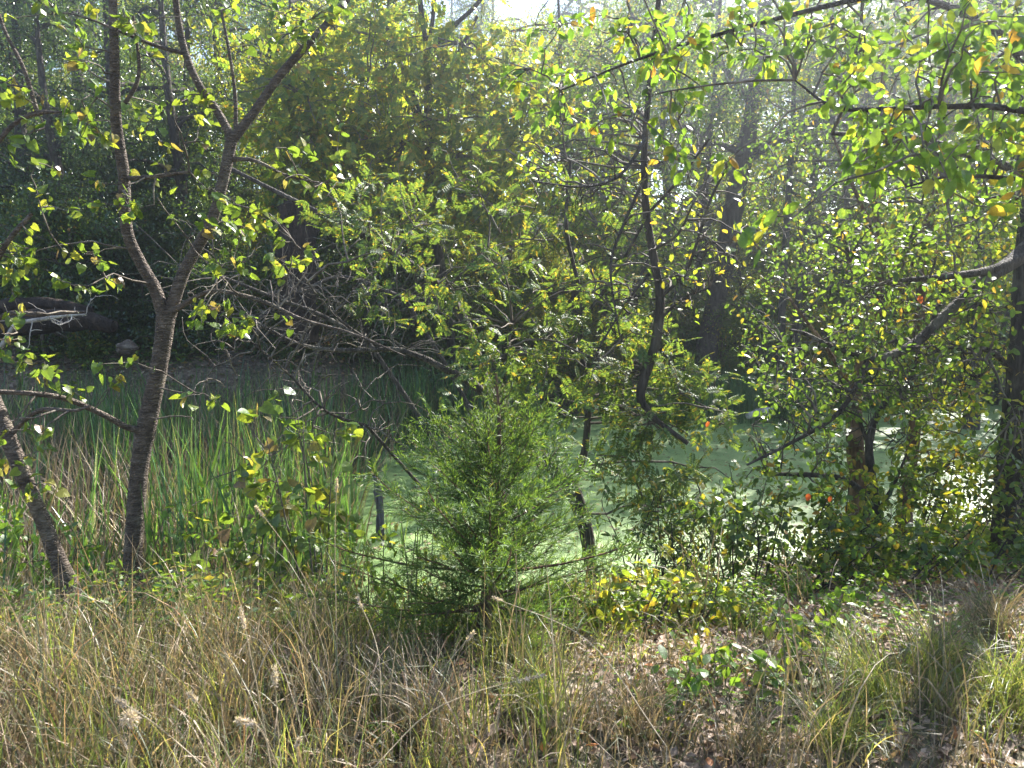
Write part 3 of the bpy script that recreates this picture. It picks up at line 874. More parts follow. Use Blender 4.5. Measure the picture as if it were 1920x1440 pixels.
tips = np.concatenate([
    px_blob(1740, 190, 210, 150, 2.5, .4, 110), px_blob(1330, 70, 200, 80, 2.9, .3, 56), px_blob(1090, 130, 150, 120, 3.2, .3, 50), px_blob(1850, 60, 90, 80, 2.3, .3, 24),
    px_blob(1250, 230, 110, 90, 2.7, .25, 18), px_blob(1860, 330, 90, 90, 2.2, .25, 22), px_blob(1330, 330, 50, 40, 2.5, .2, 5), px_blob(1640, 290, 110, 50, 2.2, .2, 16),
    px_blob(1560, -150, 500, 90, 2.9, .5, 40), px_blob(1500, 60, 100, 60, 2.5, .2, 12), px_blob(1430, 440, 50, 30, 1.9, .1, 3)])
build_tree("overhanging_tree", "oval leaved sprays hanging into view overhead in bright backlight", "tree", base_of(tr[0]), tr, limbs, B_dark, tips, (60, 130, 240), M_near, T_oval, .047, 6, .018, .004, .001, 300, LM_oval, droop=.6, sides=12, sag=.12, up=.6, frm=.2)

WS = 1.0
# ------------------------------------------------------------------ juniper sapling
base = np.array([-0.12, 3.62, 0.0])
base[2] = float(ground_z(base[0], base[1]))
jr = thing("juniper_sapling", base, "young feathery green juniper rising from the grass at the pond bank", "sapling")
P, R = px_path([(892, 1245, 34, 3.6), (905, 1190, 28, 3.62), (915, 1100, 22, 3.65), (925, 1000, 16, 3.67), (932, 900, 11, 3.68), (936, 800, 7, 3.68), (930, 700, 3.5, 3.68)], 40)
P, R = drop_to_ground(P, R, .1)
mesh_obj("trunk", [tubes(P, R, 12, .05)], B_brown, jr, smooth=True)
nb = 150
bt = rng.uniform(.14, .97, nb)
bi = bt * (len(P) - 1)
b0 = P[bi.astype(int)]
ln = np.interp(bt, [.2, .28, .4, .55, .7, .85, 1], [.52, .78, .76, .56, .32, .14, .03]) * rng.uniform(.55, 1.2, nb)
az = rng.random(nb) * 2 * np.pi
el = np.interp(bt, [.15, .5, 1], [.05, .35, .8]) + rng.normal(0, .12, nb)
dirs = np.stack([np.cos(az) * np.cos(el), np.sin(az) * np.cos(el), np.sin(el)], -1)
s = np.linspace(0, 1, 8)[None, :, None]
bp = b0[:, None] + dirs[:, None] * s * ln[:, None, None] + np.array([0, 0, 1]) * (s ** 2) * ln[:, None, None] * .16 + rng.normal(0, .006, (nb, 8, 3)) * s
mesh_obj("branches", [tubes(bp, np.linspace(.0045, .001, 8)[None] * (ln / .5)[:, None] + .0008, 4)], B_brown, jr)["kind"] = "stuff"
# branchlets
per = 62
t = rng.uniform(.12, 1, (nb, per)) * 6.99
k = t.astype(int)
f = (t - k)[..., None]
q = bp[np.arange(nb)[:, None], k] * (1 - f) + bp[np.arange(nb)[:, None], np.minimum(k + 1, 7)] * f
td = norm(bp[:, -1] - bp[:, 0])[:, None] * np.ones((1, per, 1))
dd = norm(td * .9 + norm(rng.normal(0, 1, q.shape)) * .75 + [0, 0, .18])
L1 = (rng.uniform(.05, .2, (nb, per)) * (1.1 - .4 * t / 7) * np.clip(ln / .4, .2, 1.1)[:, None])
kp = (rng.random((nb, per)) < np.clip(ln / .72, .08, 1)[:, None]).ravel()
q, dd, L1 = q.reshape(-1, 3)[kp], dd.reshape(-1, 3)[kp], L1.reshape(-1)[kp]
s5 = np.linspace(0, 1, 4)[None, :, None]
bl = q[:, None] + dd[:, None] * s5 * L1[:, None, None]
jtw = tubes(bl, np.ones((len(q), 1)) * np.array([[.0016, .0014, .0011, .0006]]), 3)
m2 = 12
t2 = rng.uniform(.1, 1, (len(q), m2))
p2 = q[:, None] + dd[:, None] * (t2 * L1[:, None])[..., None]
d2 = norm(dd[:, None] * 1.0 + norm(rng.normal(0, 1, p2.shape)) * .8)
l2 = rng.uniform(.014, .045, t2.shape) * np.clip(L1 / .08, .3, 1)[:, None]
V2, F2 = leaves((np.array([[0, 0, 0], [.055, .5, .02], [0, 1, 0], [-.055, .5, .02]], float), np.array([[0, 1, 2], [0, 2, 3]])), p2.reshape(-1, 3), d2.reshape(-1, 3), l2.reshape(-1), .3)
tag(mesh_obj("foliage", [jtw, (V2, F2)], M_jun, jr), kind="stuff")


# ------------------------------------------------------------------ shrubs, saplings and weeds close by
def stem_plant(name, label, cat, base, height, spread, n_stem, n_tip, leafmat, tpl, size, per, group=None, lean=(0, 0), bark=None, n_obj=0, lm=None, droop=.4, low=.25, spray=.015, thick=.007):
    base = np.array([base[0], base[1], float(ground_z(base[0], base[1])) - .02])
    root = thing(name, base, label, cat, group)
    st, rr = [], []
    for q in range(n_stem):
        a = rng.random() * 2 * np.pi
        top = base + np.array([lean[0] + math.cos(a) * spread * .5, lean[1] + math.sin(a) * spread * .5, height * rng.uniform(.75, 1)])
        mid = (base + top) / 2 + rng.normal(0, spread * .12, 3)
        p, r = smooth_path([base + [math.cos(a) * .02, math.sin(a) * .02, 0], mid, top], [thick, thick * .75, thick * .3], 12)
        st.append(p)
        o = mesh_obj("stem", [tubes(p, r, 6, .05)], bark or B_twig, root)
    sk = np.concatenate([p[3:] for p in st])
    c = base + [lean[0] * .8, lean[1] * .8, height * (low + (1.05 - low) / 2)]
    tips = ellip(n_tip, c, [spread, spread, height * (1.05 - low) / 2])
    g = ground_z(tips[:, 0], tips[:, 1])
    tips[:, 2] = np.maximum(tips[:, 2], g + .04)
    bs = grow(sk, tips, (max(4, n_tip // 5), n_tip), .004, .001, seg=5, sag=.08)
    tag(mesh_obj("twigs", [tubes(p, r, 3) for p, r in bs], bark or B_twig, root), kind="stuff")
    pos, d = leaf_sites(bs, per, spray, droop, .25)
    sz = size * rng.uniform(.55, 1.25, len(pos))
    if n_obj:
        n_obj = min(n_obj, len(pos))
        add_leaf_objects(root, lm, pos[:n_obj], d[:n_obj], sz[:n_obj], n_obj)
        pos, d, sz = pos[n_obj:], d[n_obj:], sz[n_obj:]
    if len(pos):
        tag(mesh_obj("foliage", [leaves(tpl, pos, d, sz)], leafmat, root), kind="stuff")
    return root


def gx(px, py):
    """ground point seen at px, py"""
    Y = 2.0
    for k in range(900):
        p = at(px, py, Y)
        if p[2] <= ground_z(p[0], p[1]):
            return p
        Y += .02
    return p


LM_yel = [leaf_mesh("sapling_leaf", tpl_oval(.62), M_forb)]
b = at(600, 1080, 4.6)
stem_plant("mulberry_sapling", "slender sapling with broad pale green leaves in front of the cattails", "sapling", (b[0], b[1]), 1.75, .45, 5, 60, M_heart, T_heart, .085, 4, lean=(-.1, 0), n_obj=150, lm=LM_heart, bark=B_twig, low=.1)
b = at(470, 1080, 4.7)
stem_plant("mulberry_sapling", "low leafy sapling beside the forked trunk, leaves broad and green", "sapling", (b[0], b[1]), 1.35, .4, 4, 46, M_heart, T_heart, .085, 4, n_obj=120, lm=LM_heart, low=.05)
for px, py, Y, h, lab in [(400, 1080, 5.2, 1.3, "leafy sapling directly before the cattails, just past the forked trunk"), (110, 1080, 5.0, 1.1, "leafy sapling between the two grey trunks"), (680, 1080, 5.0, .9, "low leafy sapling beside the weathered stake"), (20, 1080, 5.2, 1.5, "leafy sapling half hidden behind the leaning grey trunk")]:
    b = at(px, py, Y)
    stem_plant("marsh_sapling", lab, "sapling", (b[0], b[1]), h, .36, 4, 40, M_forb, T_oval, .07, 5, low=.15, bark=B_dark, group="saplings along the marsh edge")
b = at(770, 1130, 4.3)
stem_plant("twiggy_sapling", "twiggy sapling with dry curled leaves behind the weathered stake", "sapling", (b[0], b[1]), .8, .3, 4, 30, M_yel, T_oval, .05, 3, low=.2)
specs = [
    (1215, 1130, 5.3, .75, .32, 3, 60, M_pin, "slim dark stemmed sapling arching over the pond edge behind the yellow bush"),
    (1300, 1120, 5.2, .95, .36, 3, 75, M_pin, "upright dark stemmed sapling with narrow leaves, nearest the pale water"),
    (1352, 1150, 4.9, .95, .34, 2, 60, M_mid, "thin black forked sapling rising from the yellow flecked scrub"),
    (1420, 1120, 5.1, .85, .4, 3, 70, M_mid, "bushy sapling leaning toward the low bough"),
    (1500, 1120, 5.2, .7, .4, 4, 75, M_mid, "bluish green shrub in deep shade under the low bough"),
    (1570, 1100, 5.4, .65, .4, 4, 80, M_yel, "shrub with orange tinted leaves at the foot of the black stem"),
    (1190, 1110, 5.6, 1.05, .4, 3, 60, M_pin, "wispy sapling with narrow leaves just past the pond tree's foot"),
    (1260, 1095, 5.9, 1.15, .42, 4, 70, M_pin, "taller wispy sapling over the middle of the green water"),
    (1385, 1090, 5.8, 1.2, .45, 4, 80, M_pin, "tallest feathery sapling before the pale sunlit water"),
    (1460, 1085, 5.9, 1.1, .4, 3, 60, M_mid, "sapling crossing the low bough with bluish leaves"),
    (1560, 1080, 6.0, 1.0, .4, 3, 60, M_yel, "yellowing sapling before the reddish brown trunk"),
    (1700, 1070, 6.0, 1.0, .4, 3, 70, M_mid, "sapling with dark stems before the slim pale brown trunk"),
    (1800, 1070, 6.0, 1.1, .4, 3, 70, M_yel, "sapling beside the thick black trunk, leaves edged with light"),
    (1740, 1080, 5.6, .7, .45, 4, 90, M_yel, "brown and green scrub between the slim trunk and the thick black trunk"),
    (1660, 1110, 5.0, .5, .35, 4, 60, M_mid, "low dusky shrub in front of the crooked stem"),
    (1860, 1100, 5.2, .55, .4, 4, 70, M_mid, "dark leaved shrub at the foot of the thick black trunk")]
for px, py, Y, h, sp_, ns, nt_, mt, lab in specs:
    b = at(px + rng.uniform(-25, 25), py, Y + rng.uniform(-.3, .3))
    stem_plant("shore_shrub", lab, "shrub", (b[0], b[1]), h, sp_, ns, int(nt_ * .62), mt, T_slim if mt is M_pin else T_oval, .062, 9, group="shrubs along the near pond shore", bark=B_dark, lean=tuple(rng.uniform(-.3, .3, 2)), low=float(rng.uniform(.08, .4)), spray=.025)
specs = [(1235, 1150, 4.5, .42, .34, "bright yellow leaved bush lit by the sun near the pond tree"), (1180, 1170, 4.4, .28, .3, "small yellow green bush between the juniper and the brightest yellow bush"),
         (1215, 1240, 3.7, .34, .3, "yellow green bush over pale leaf litter, lowest on the bank"), (1290, 1230, 3.8, .3, .28, "yellow green weed clump at the edge of the dark litter patch"),
         (1110, 1230, 3.9, .22, .25, "low green weeds just beside the juniper base")]
for px, py, Y, h, sp_, lab in specs:
    b = at(px, py, Y)
    stem_plant("leafy_bush", lab, "bush", (b[0], b[1]), h, sp_, 6, 50, M_yel, T_oval, .055, 5, group="yellow green bushes on the bank", n_obj=60, lm=[leaf_mesh("bush_leaf", tpl_oval(.6), M_yel)], low=.05)
weeds = [(1500, 1130, "weed in the shade just before the mossy log's near end"), (1560, 1160, "weed touching the mossy log"), (1395, 1180, "weed at the back of the dark litter patch"), (1460, 1200, "weed in the middle of the dark litter patch"), (1500, 1270, "broad leaved weed at the front of the dark litter patch"),
         (1540, 1235, "small weed beside the big pale leaf"), (1350, 1130, "weed at the foot of the thin black forked sapling"), (1680, 1100, "weed beneath the crooked stem"), (1330, 1290, "weed at the border of sunlit litter and shade"), (1280, 1345, "single green weed standing in sunlit litter"),
         (1420, 1310, "weed behind the thin straw tussock"), (1620, 1150, "weed past the far end of the mossy log"), (600, 1090, "weed under the slender mulberry sapling"), (540, 1060, "weed between the two broad leaved saplings"), (400, 1100, "weed beside the forked trunk's base"), (350, 1060, "weed behind the grass near the forked trunk"),
         (180, 1130, "weed between the two grey trunks"), (60, 1120, "weed before the leaning grey trunk"), (30, 1160, "weed nearest the edge in tan grass")]
for px, py, wl in weeds:
    b = gx(px, py)
    stem_plant("weed", wl, "weed", (b[0], b[1]), rng.uniform(.16, .3), .13, 3, 14, M_forb, T_oval, .06, 3, group="small broad leaved weeds", low=.1, thick=.003, n_obj=20, lm=LM_yel)

# ------------------------------------------------------------------ cattails
def marsh_pts(n, rs, xmax_f, x0=-11, y0=4.6, y1=16.5):
    x = rs.uniform(x0, 1.2, n * 3)
    y = rs.uniform(y0, y1, n * 3)
    xm = np.interp(y, [4, 7.2, 9.5, 12, 14.2, 14.6, 16], [-1.2, -1.45, -2.25, -1.9, -1.2, .2, .6])
    ok = (x < xm + .15 * wob(x, y, 5)) & (y > shore_near(x) - .1) & (y < shore_far(x) + .1)
    dens = .62 + .45 * wob(x, y, 1.3, 3)
    ok &= rs.random(len(x)) < dens
    x, y = x[ok][:n], y[ok][:n]
    return np.stack([x, y, np.maximum(ground_z(x, y), WATER_Z - .05)], -1)


cr = np.random.default_rng(21)


def reed_chunk(n, hmin, hmax, w, lean, archs, keep):
    p = marsh_pts(n, cr, 0)
    k = keep(p)
    p = p[cr.random(len(p)) < k]
    # cluster fans
    p[:, :2] += cr.normal(0, .05, (len(p), 2))
    m = len(p)
    return ribbons(p, cr.random(m) * 2 * np.pi, cr.uniform(hmin, hmax, m), np.abs(cr.normal(0, lean, m)), cr.uniform(.6, 1.3, m) * w, 6, np.abs(cr.normal(0, archs, m)), rs=cr)


green = reed_chunk(7500, .8, 1.7, .025, .14, .4, lambda p: np.clip(.55 + .6 * wob(p[:, 0], p[:, 1], .8, 1) + .25 * (p[:, 0] > -3), .12, 1))
dead = reed_chunk(15000, .6, 1.5, .014, .3, 1.0, lambda p: np.clip(.5 - .6 * wob(p[:, 0], p[:, 1], .8, 1) + .3 * (p[:, 0] < -2.6), .15, 1))
tag(mesh_obj("cattails", [green], M_reed), "tall green cattail blades crowding the marshy end of the pond", "cattails", kind="stuff")
tag(mesh_obj("dead_cattails", [dead], M_reedd), "tan dead cattail blades mixed through the marsh", "cattails", kind="stuff")
# reeds at the far shore and a few in the open water
q = np.concatenate([np.stack([cr.uniform(3.0, 6.5, 1500), cr.uniform(15.5, 17.4, 1500)], -1), np.stack([cr.normal(1.45, .12, 14), cr.normal(9.2, .12, 14)], -1), np.stack([cr.normal(-1.15, .2, 30), cr.normal(7.6, .3, 30)], -1)])
q = np.concatenate([q, np.maximum(ground_z(q[:, 0], q[:, 1]), WATER_Z - .03)[:, None]], 1)
m = len(q)
tag(mesh_obj("pond_reeds", [ribbons(q, cr.random(m) * 6.28, np.where(np.arange(m) < 1500, cr.uniform(.7, 1.3, m), cr.uniform(.3, .6, m)), np.abs(cr.normal(0, .15, m)), cr.uniform(.008, .014, m), 5, np.abs(cr.normal(0, .4, m)), rs=cr)], M_reed), "sparse reeds standing along the far water edge", "reeds", kind="stuff")

# ------------------------------------------------------------------ grass
gr = np.random.default_rng(5)


def grass_field(n, x0, x1, y0, y1, hmin, hmax, w, lean, arch, dens, clump=.05):
    c = max(1, n // 14)
    x = gr.uniform(x0, x1, c)
    y = gr.uniform(y0, y1, c)
    ok = (gr.random(c) < dens(x, y)) & (np.abs(x) < y * .72 + .5)
    x, y = x[ok], y[ok]
    rep = 14
    cx = np.repeat(x, rep) + gr.normal(0, clump, len(x) * rep)
    cy = np.repeat(y, rep) + gr.normal(0, clump, len(x) * rep)
    m = len(cx)
    hs = np.repeat(gr.uniform(.6, 1, len(x)), rep)
    b = np.stack([cx, cy, ground_z(cx, cy) - .01], -1)
    return ribbons(b, gr.random(m) * 6.28, gr.uniform(hmin, hmax, m) * hs, np.abs(gr.normal(0, lean, m)), gr.uniform(.55, 1.3, m) * w, 6, np.abs(gr.normal(0, arch, m)), rs=gr)


gap = lambda x, y: 1 - .85 * np.exp(-((x + .1) / .75) ** 2) * sstep(2.5, 3.0, y) - .6 * sstep(.5, 1.2, x) * sstep(2.9, 3.4, y)
leftness = lambda x, y: 1 - sstep(-.9, .9, x - .15 * (y - 3))
tag(mesh_obj("dry_grass", [
    grass_field(52000, -4.5, 2.6, 1.3, 4.7, .14, .48, .0052, .4, 1.8, lambda x, y: np.clip(.10 + .9 * leftness(x, y), 0, 1) * np.clip(.75 + .5 * wob(x, y, 2.7, 8), .1, 1) * (1 - .75 * sstep(3.6, 4.6, y)) * gap(x, y)),
    grass_field(8000, -4.2, 1.8, 2.3, 4.6, .5, .8, .005, .2, 1.6, lambda x, y: (.12 + .5 * leftness(x, y)) * gap(x, y)),
    grass_field(20000, -3.2, 1.6, 1.3, 3.4, .05, .22, .005, .7, 1.2, lambda x, y: .8 + 0 * x)], M_grass),
    "dense tangle of tan dry grass covering the near ground", "grass", kind="stuff")
tag(mesh_obj("green_grass", [
    grass_field(20000, -4.2, 0.2, 1.5, 5.2, .2, .55, .005, .2, 1.3, lambda x, y: (.35 + .4 * wob(x, y, 2.0, 2)) * gap(x, y)),
    grass_field(24000, 0.2, 3.6, 1.4, 3.6, .12, .36, .0034, .4, 1.8, lambda x, y: .1 + .6 * wob(x, y, 2.4, 5)),
    grass_field(9000, -1.6, .6, 3.9, 6.4, .08, .28, .006, .3, 1.2, lambda x, y: .7 + 0 * x)], M_grassg),
    "green grass blades growing up through the dry grass", "grass", kind="stuff")


def tussock(px, py, n, h, w, mat, label, lean_az=None, bias=.6):
    b = gx(px, py)
    root = thing("grass_tussock", b, label, "grass tussock", "grass tussocks on the near ground")
    p = b + np.stack([gr.normal(0, .05, n), gr.normal(0, .05, n), np.zeros(n) - .01], -1)
    az_ = gr.random(n) * 6.28 if lean_az is None else gr.normal(lean_az, 1.0, n)
    mesh_obj("blades", [ribbons(p, az_, gr.uniform(.5, 1, n) * h, np.abs(gr.normal(.25, .2, n)), gr.uniform(.6, 1.2, n) * w, 8, np.abs(gr.normal(1.5, .5, n)), rs=gr)], mat, root)["kind"] = "stuff"


tussock(800, 1400, 240, .5, .004, M_grass, "pale straw tussock arching outward below the juniper", 2.2)
tussock(1000, 1340, 160, .4, .004, M_grassg, "grey green tussock just below the end of the slanting seed stalk")
tussock(1640, 1330, 260, .5, .004, M_grassg, "fine arching green tussock spilling toward the dark litter", 2.6)
tussock(1750, 1260, 200, .5, .0045, M_grassg, "upright green tussock beside the dead log on the bank")
tussock(1860, 1200, 200, .5, .0045, M_grass, "tall mixed tussock nearest the thick black trunk")
tussock(1880, 1330, 220, .5, .004, M_grassg, "wide loose tussock in front of the tall mixed one")
tussock(1560, 1410, 200, .4, .004, M_grassg, "dark green tussock lowest among the litter")
tussock(1190, 1380, 200, .4, .0035, M_grass, "wiry brown tussock beside the sunlit litter")
tussock(1400, 1430, 160, .35, .0035, M_grass, "thin straw tussock on the sunlit litter")
tussock(480, 1190, 180, .55, .005, M_grassg, "broad bladed green tussock among the tan grass")
tussock(560, 1080, 200, .6, .005, M_grassg, "bright green tussock behind the tan grass by the saplings")
tussock(220, 1230, 180, .6, .005, M_grassg, "long bladed green tussock in front of the forked trunk")
tussock(720, 1420, 40, .28, .008, M_forb, "small vivid yellow green tuft with wide blades")
tussock(960, 1250, 200, .4, .004, M_grassg, "dark green tussock shading the juniper base")

# seed stalks
M_stalk = leaf_mat("stalk_straw", [(0, (.34, .27, .17)), (1, (.5, .42, .3))], trans=(.5, .4, .2), tf=.3, tmul=1)
M_fluff = leaf_mat("seed_fluff", [(0, (.5, .42, .36)), (1, (.7, .62, .55))], trans=(.6, .5, .4), tf=.45, tmul=1, spec=.2)


def stalk(rows, label, head=.06, hw=.007, group="pale seed stalks above the grass", round_head=False):
    P, R = px_path([(r[0], r[1], 4.2, r[2] * .86) for r in rows], 20)
    b = P[0].copy()
    b[2] = min(b[2], float(ground_z(b[0], b[1])))
    if P[0, 2] > b[2] + .02:
        P = np.concatenate([[b], P])
    R = np.linspace(.002, .0011, len(P))
    root = thing("seed_stalk", P[0], label, "seed stalk", group)
    mesh_obj("stem", [tubes(P, R, 5)], M_stalk, root)
    n = 120
    tdir = norm(P[-1] - P[-3])
    if round_head:
        pos = P[-1] + norm(gr.normal(0, 1, (260, 3))) * gr.uniform(.1, 1, (260, 1)) * .02
        d = pos - P[-1]
        n = 260
        sz = np.full(n, .012)
    else:
        tt = gr.random(n)
        pos = P[-1][None] - tdir * head * tt[:, None] + gr.normal(0, hw * .35, (n, 3))
        d = tdir * .8 + gr.normal(0, .6, (n, 3))
        sz = gr.uniform(.007, .014, n)
    mesh_obj("seed_head", [leaves(tpl_small(.3), pos, d, sz, .2)], M_fluff, root)["kind"] = "stuff"


stalk([(528, 1440, 2.2), (522, 1380, 2.2), (517, 1300, 2.2), (515, 1250, 2.2)], "upright stalk with a ragged white seed head in the tan grass", .055, .009)
stalk([(508, 1440, 2.25), (490, 1330, 2.3), (470, 1230, 2.35), (452, 1140, 2.4)], "tallest thin stalk, slightly bent, seed head narrow", .06, .005)
stalk([(385, 1440, 2.15), (330, 1390, 2.15), (280, 1350, 2.1), (220, 1312, 2.1)], "long stalk slanting low over the grass toward the round fluffy head", .03, .004)
stalk([(440, 1440, 2.2), (410, 1385, 2.2), (380, 1330, 2.2), (355, 1300, 2.2)], "slanting stalk parallel to the lowest one, thin tip", .03, .004)
stalk([(520, 1440, 2.0), (500, 1390, 2.0), (480, 1360, 2.0), (445, 1350, 2.0)], "stalk bending over with a drooping white seed head", .045, .008)
stalk([(240, 1440, 2.2), (242, 1400, 2.2), (244, 1345, 2.2)], "stalk ending in a round fluffy beige seed ball", .02, .01, round_head=True)
stalk([(560, 1430, 2.3), (556, 1400, 2.3), (562, 1385, 2.3)], "short stalk with small white head next to the ragged one", .03, .006)
stalk([(700, 1440, 2.3), (800, 1340, 2.5), (900, 1295, 2.6), (1018, 1266, 2.7)], "long stalk lying almost flat toward the middle with a feathery tip", .09, .006)
stalk([(790, 1330, 2.9), (820, 1270, 2.95), (850, 1230, 3.0), (888, 1186, 3.0)], "straight pale stalk leaning on the juniper base", .04, .004)
stalk([(715, 1350, 2.8), (712, 1250, 2.9), (700, 1190, 3.0), (670, 1120, 3.1)], "thin curved stalk between the tan grass and the juniper", .04, .003)
stalk([(630, 1150, 3.4), (628, 1000, 3.4), (632, 900, 3.4)], "very tall hair thin stalk in front of the saplings", .05, .003)
stalk([(590, 1120, 3.5), (540, 1030, 3.5), (480, 950, 3.5)], "long thin stalk leaning toward the forked trunk", .05, .003)
stalk([(1250, 1400, 2.6), (1100, 1200, 3.0), (925, 1120, 3.3)], "long arching stalk crossing the juniper", .04, .003)
stalk([(1430, 1290, 3.2), (1440, 1235, 3.2), (1446, 1210, 3.2)], "short pale stalk standing in the dark litter", .02, .004)

# ------------------------------------------------------------------ leaf litter, low green cover
lr = np.random.default_rng(11)


def litter(n, x0, x1, y0, y1, size, dens=None):
    x = lr.uniform(x0, x1, n)
    y = lr.uniform(y0, y1, n)
    ok = np.ones(n, bool) if dens is None else lr.random(n) < dens(x, y)
    ok &= (np.abs(x) < y * .75 + 1.0)
    ok &= (y < shore_near(x) + .05) | (y > shore_far(x) - .1)
    x, y = x[ok], y[ok]
    p = np.stack([x, y, ground_z(x, y) + lr.uniform(.003, .035, len(x))], -1)
    d = norm(lr.normal(0, 1, (len(x), 3)) * [1, 1, .3])
    return leaves(T_curl, p, d, lr.uniform(.5, 1.3, len(x)) * size, 1.5, lr)


T_curl = (np.array([[0, 0, 0], [.3, .4, .16], [0, 1, .1], [-.3, .45, .12], [0, .5, -.04]], float), np.array([[0, 1, 4], [1, 2, 4], [2, 3, 4], [3, 0, 4]]))
tag(mesh_obj("leaf_litter", [litter(26000, -3.5, 4.5, 1.3, 5.2, .045, lambda x, y: .35 + .65 * sstep(-.6, .8, x)), litter(16000, -6, 8, 3.5, 10, .05), litter(9000, 1.5, 7, 4.5, 8.5, .05), litter(40000, -14, 14, 12.5, 27, .1)], M_dry),
    "fallen dry brown leaves lying over the soil", "leaf litter", kind="stuff")


def cover(n, x0, x1, y0, y1, h, size, dens, tpl=T_small):
    x = lr.uniform(x0, x1, n)
    y = lr.uniform(y0, y1, n)
    ok = (lr.random(n) < dens(x, y)) & ((y < shore_near(x) + .1) | (y > shore_far(x) - .2)) & (np.abs(x) < y * .75 + 1.0)
    x, y = x[ok], y[ok]
    hh = h * (.45 + .55 * (wob(x, y, 2.1, 4) + 1) / 2)
    p = np.stack([x, y, ground_z(x, y) + lr.random(len(x)) ** .7 * hh], -1)
    d = norm(lr.normal(0, 1, (len(x), 3)) * [1, 1, .35])
    return leaves(tpl, p, d, lr.uniform(.6, 1.3, len(x)) * size, .9, lr)


tag(mesh_obj("ground_cover", [cover(34000, -2.6, 1.4, 3.7, 6.6, .26, .035, lambda x, y: .9 + 0 * x),
                              cover(26000, .6, 6.5, 4.3, 9.2, .3, .042, lambda x, y: .45 + .5 * wob(x, y, 1.8, 1)),
                              cover(9000, .3, 3.5, 2.6, 4.5, .1, .04, lambda x, y: .25 + .5 * wob(x, y, 3, 1))], M_forb),
    "low bright green leafy plants carpeting the bank", "ground cover", kind="stuff")
tag(mesh_obj("shaded_cover", [cover(24000, -5, -.8, 3.3, 5.6, .55, .045, lambda x, y: .45 + .7 * wob(x, y, 2.6, 3))], M_mid), "dark leafy plants filling the dip before the cattails", "ground cover", kind="stuff")
tag(mesh_obj("undergrowth", [cover(60000, -14, 14, 12.8, 26, .6, .12, lambda x, y: .5 + .5 * wob(x, y, .7, 3)), cover(26000, -3, 14, 15.8, 21, .8, .11, lambda x, y: .8 + 0 * x)], M_mid),
    "tangled green undergrowth on the slope beyond the pond", "undergrowth", kind="stuff")

# debris floating on the duckweed
x = lr.uniform(-2, 9, 3200)
y = lr.uniform(6, 16.5, 3200)
ok = y > shore_near(x) + .1
p = np.stack([x[ok], y[ok], np.full(ok.sum(), WATER_Z + .006)], -1)
tag(mesh_obj("floating_leaves", [leaves(T_curl, p, norm(lr.normal(0, 1, p.shape) * [1, 1, .05]), lr.uniform(.03, .07, len(p)), 6, lr)], M_dry), "dead leaves floating on the duckweed", "floating leaves", kind="stuff")

# a few fallen leaves that show singly
LM_dry = [leaf_mesh("dry_leaf", (tpl_oval(.7, .1, .3)), M_dry)]
LM_red = [leaf_mesh("red_leaf", tpl_oval(.62, .1, .2), M_red)]
for (px, py, Y, s, mesh, lab) in [(1517, 925, 5.0, .06, LM_red, "vivid orange red leaf hanging over the pale water"), (1330, 790, 5.6, .05, LM_red, "small red leaf above the pond by the grey log"), (1558, 930, 5.3, .05, LM_red, "orange leaf just beside the vivid red one"), (1725, 553, 5.2, .06, LM_red, "rust leaf caught on the sweeping limb")]:
    p = at(px, py, Y)
    o = bpy.data.objects.new("hanging_leaf", mesh[0])
    COL.objects.link(o)
    o.location = p
    o.scale = (s, s, s)
    o.rotation_euler = (math.radians(-75), rng.uniform(-.4, .4), rng.uniform(-.4, .4))
    tag(o, lab, "leaf")
for (px, py) in [(915, 1395), (1375, 1360), (1600, 1228), (1300, 1180), (1650, 1210), (1390, 1185), (1480, 1165), (1560, 1390), (1650, 1310), (1240, 1310), (1160, 1420), (1440, 1355), (1130, 1300), (1010, 1390), (1320, 1240), (1720, 1240), (1200, 1345), (1500, 1340), (945, 1380), (1085, 1365)]:
    p = gx(px, py)
    o = bpy.data.objects.new("fallen_leaf", LM_dry[0])
    COL.objects.link(o)
    o.location = p + np.array([0, 0, .03])
    s = rng.uniform(.06, .1)
    o.scale = (s, s, s)
    o.rotation_euler = (rng.uniform(-.4, .5), rng.uniform(-.4, .4), rng.uniform(0, 6.28))
    tag(o, "curled dry brown leaf lying on the ground", "leaf", "large dry leaves on the near ground")


# ------------------------------------------------------------------ logs, stake, stump, stone
def log(name, rows, label, mat, cat="log", jag=True, n=18, sides=14):
    P, R = px_path(rows, n)
    root = thing(name, P[0], label, cat)
    mesh_obj("trunk", [tubes(P, R, sides, .14)], mat, root, smooth=True)
    T = norm(P[-1] - P[-2])
    # broken ends
    for e, q in ((P[0], 0), (P[-1], -1)):
        a = np.linspace(0, 2 * np.pi, 12, endpoint=False)
        u = norm(np.cross(T, [0, 0, 1.01]))
        w = np.cross(T, u)
        ring = e + R[q] * .97 * (np.cos(a)[:, None] * u + np.sin(a)[:, None] * w)
        c = e + (T if q else -T) * R[q] * .5
        mesh_obj("broken_end", [(np.concatenate([ring, [c]]), np.array([[k, (k + 1) % 12, 12] for k in range(12)]))], mat, root)
    return root


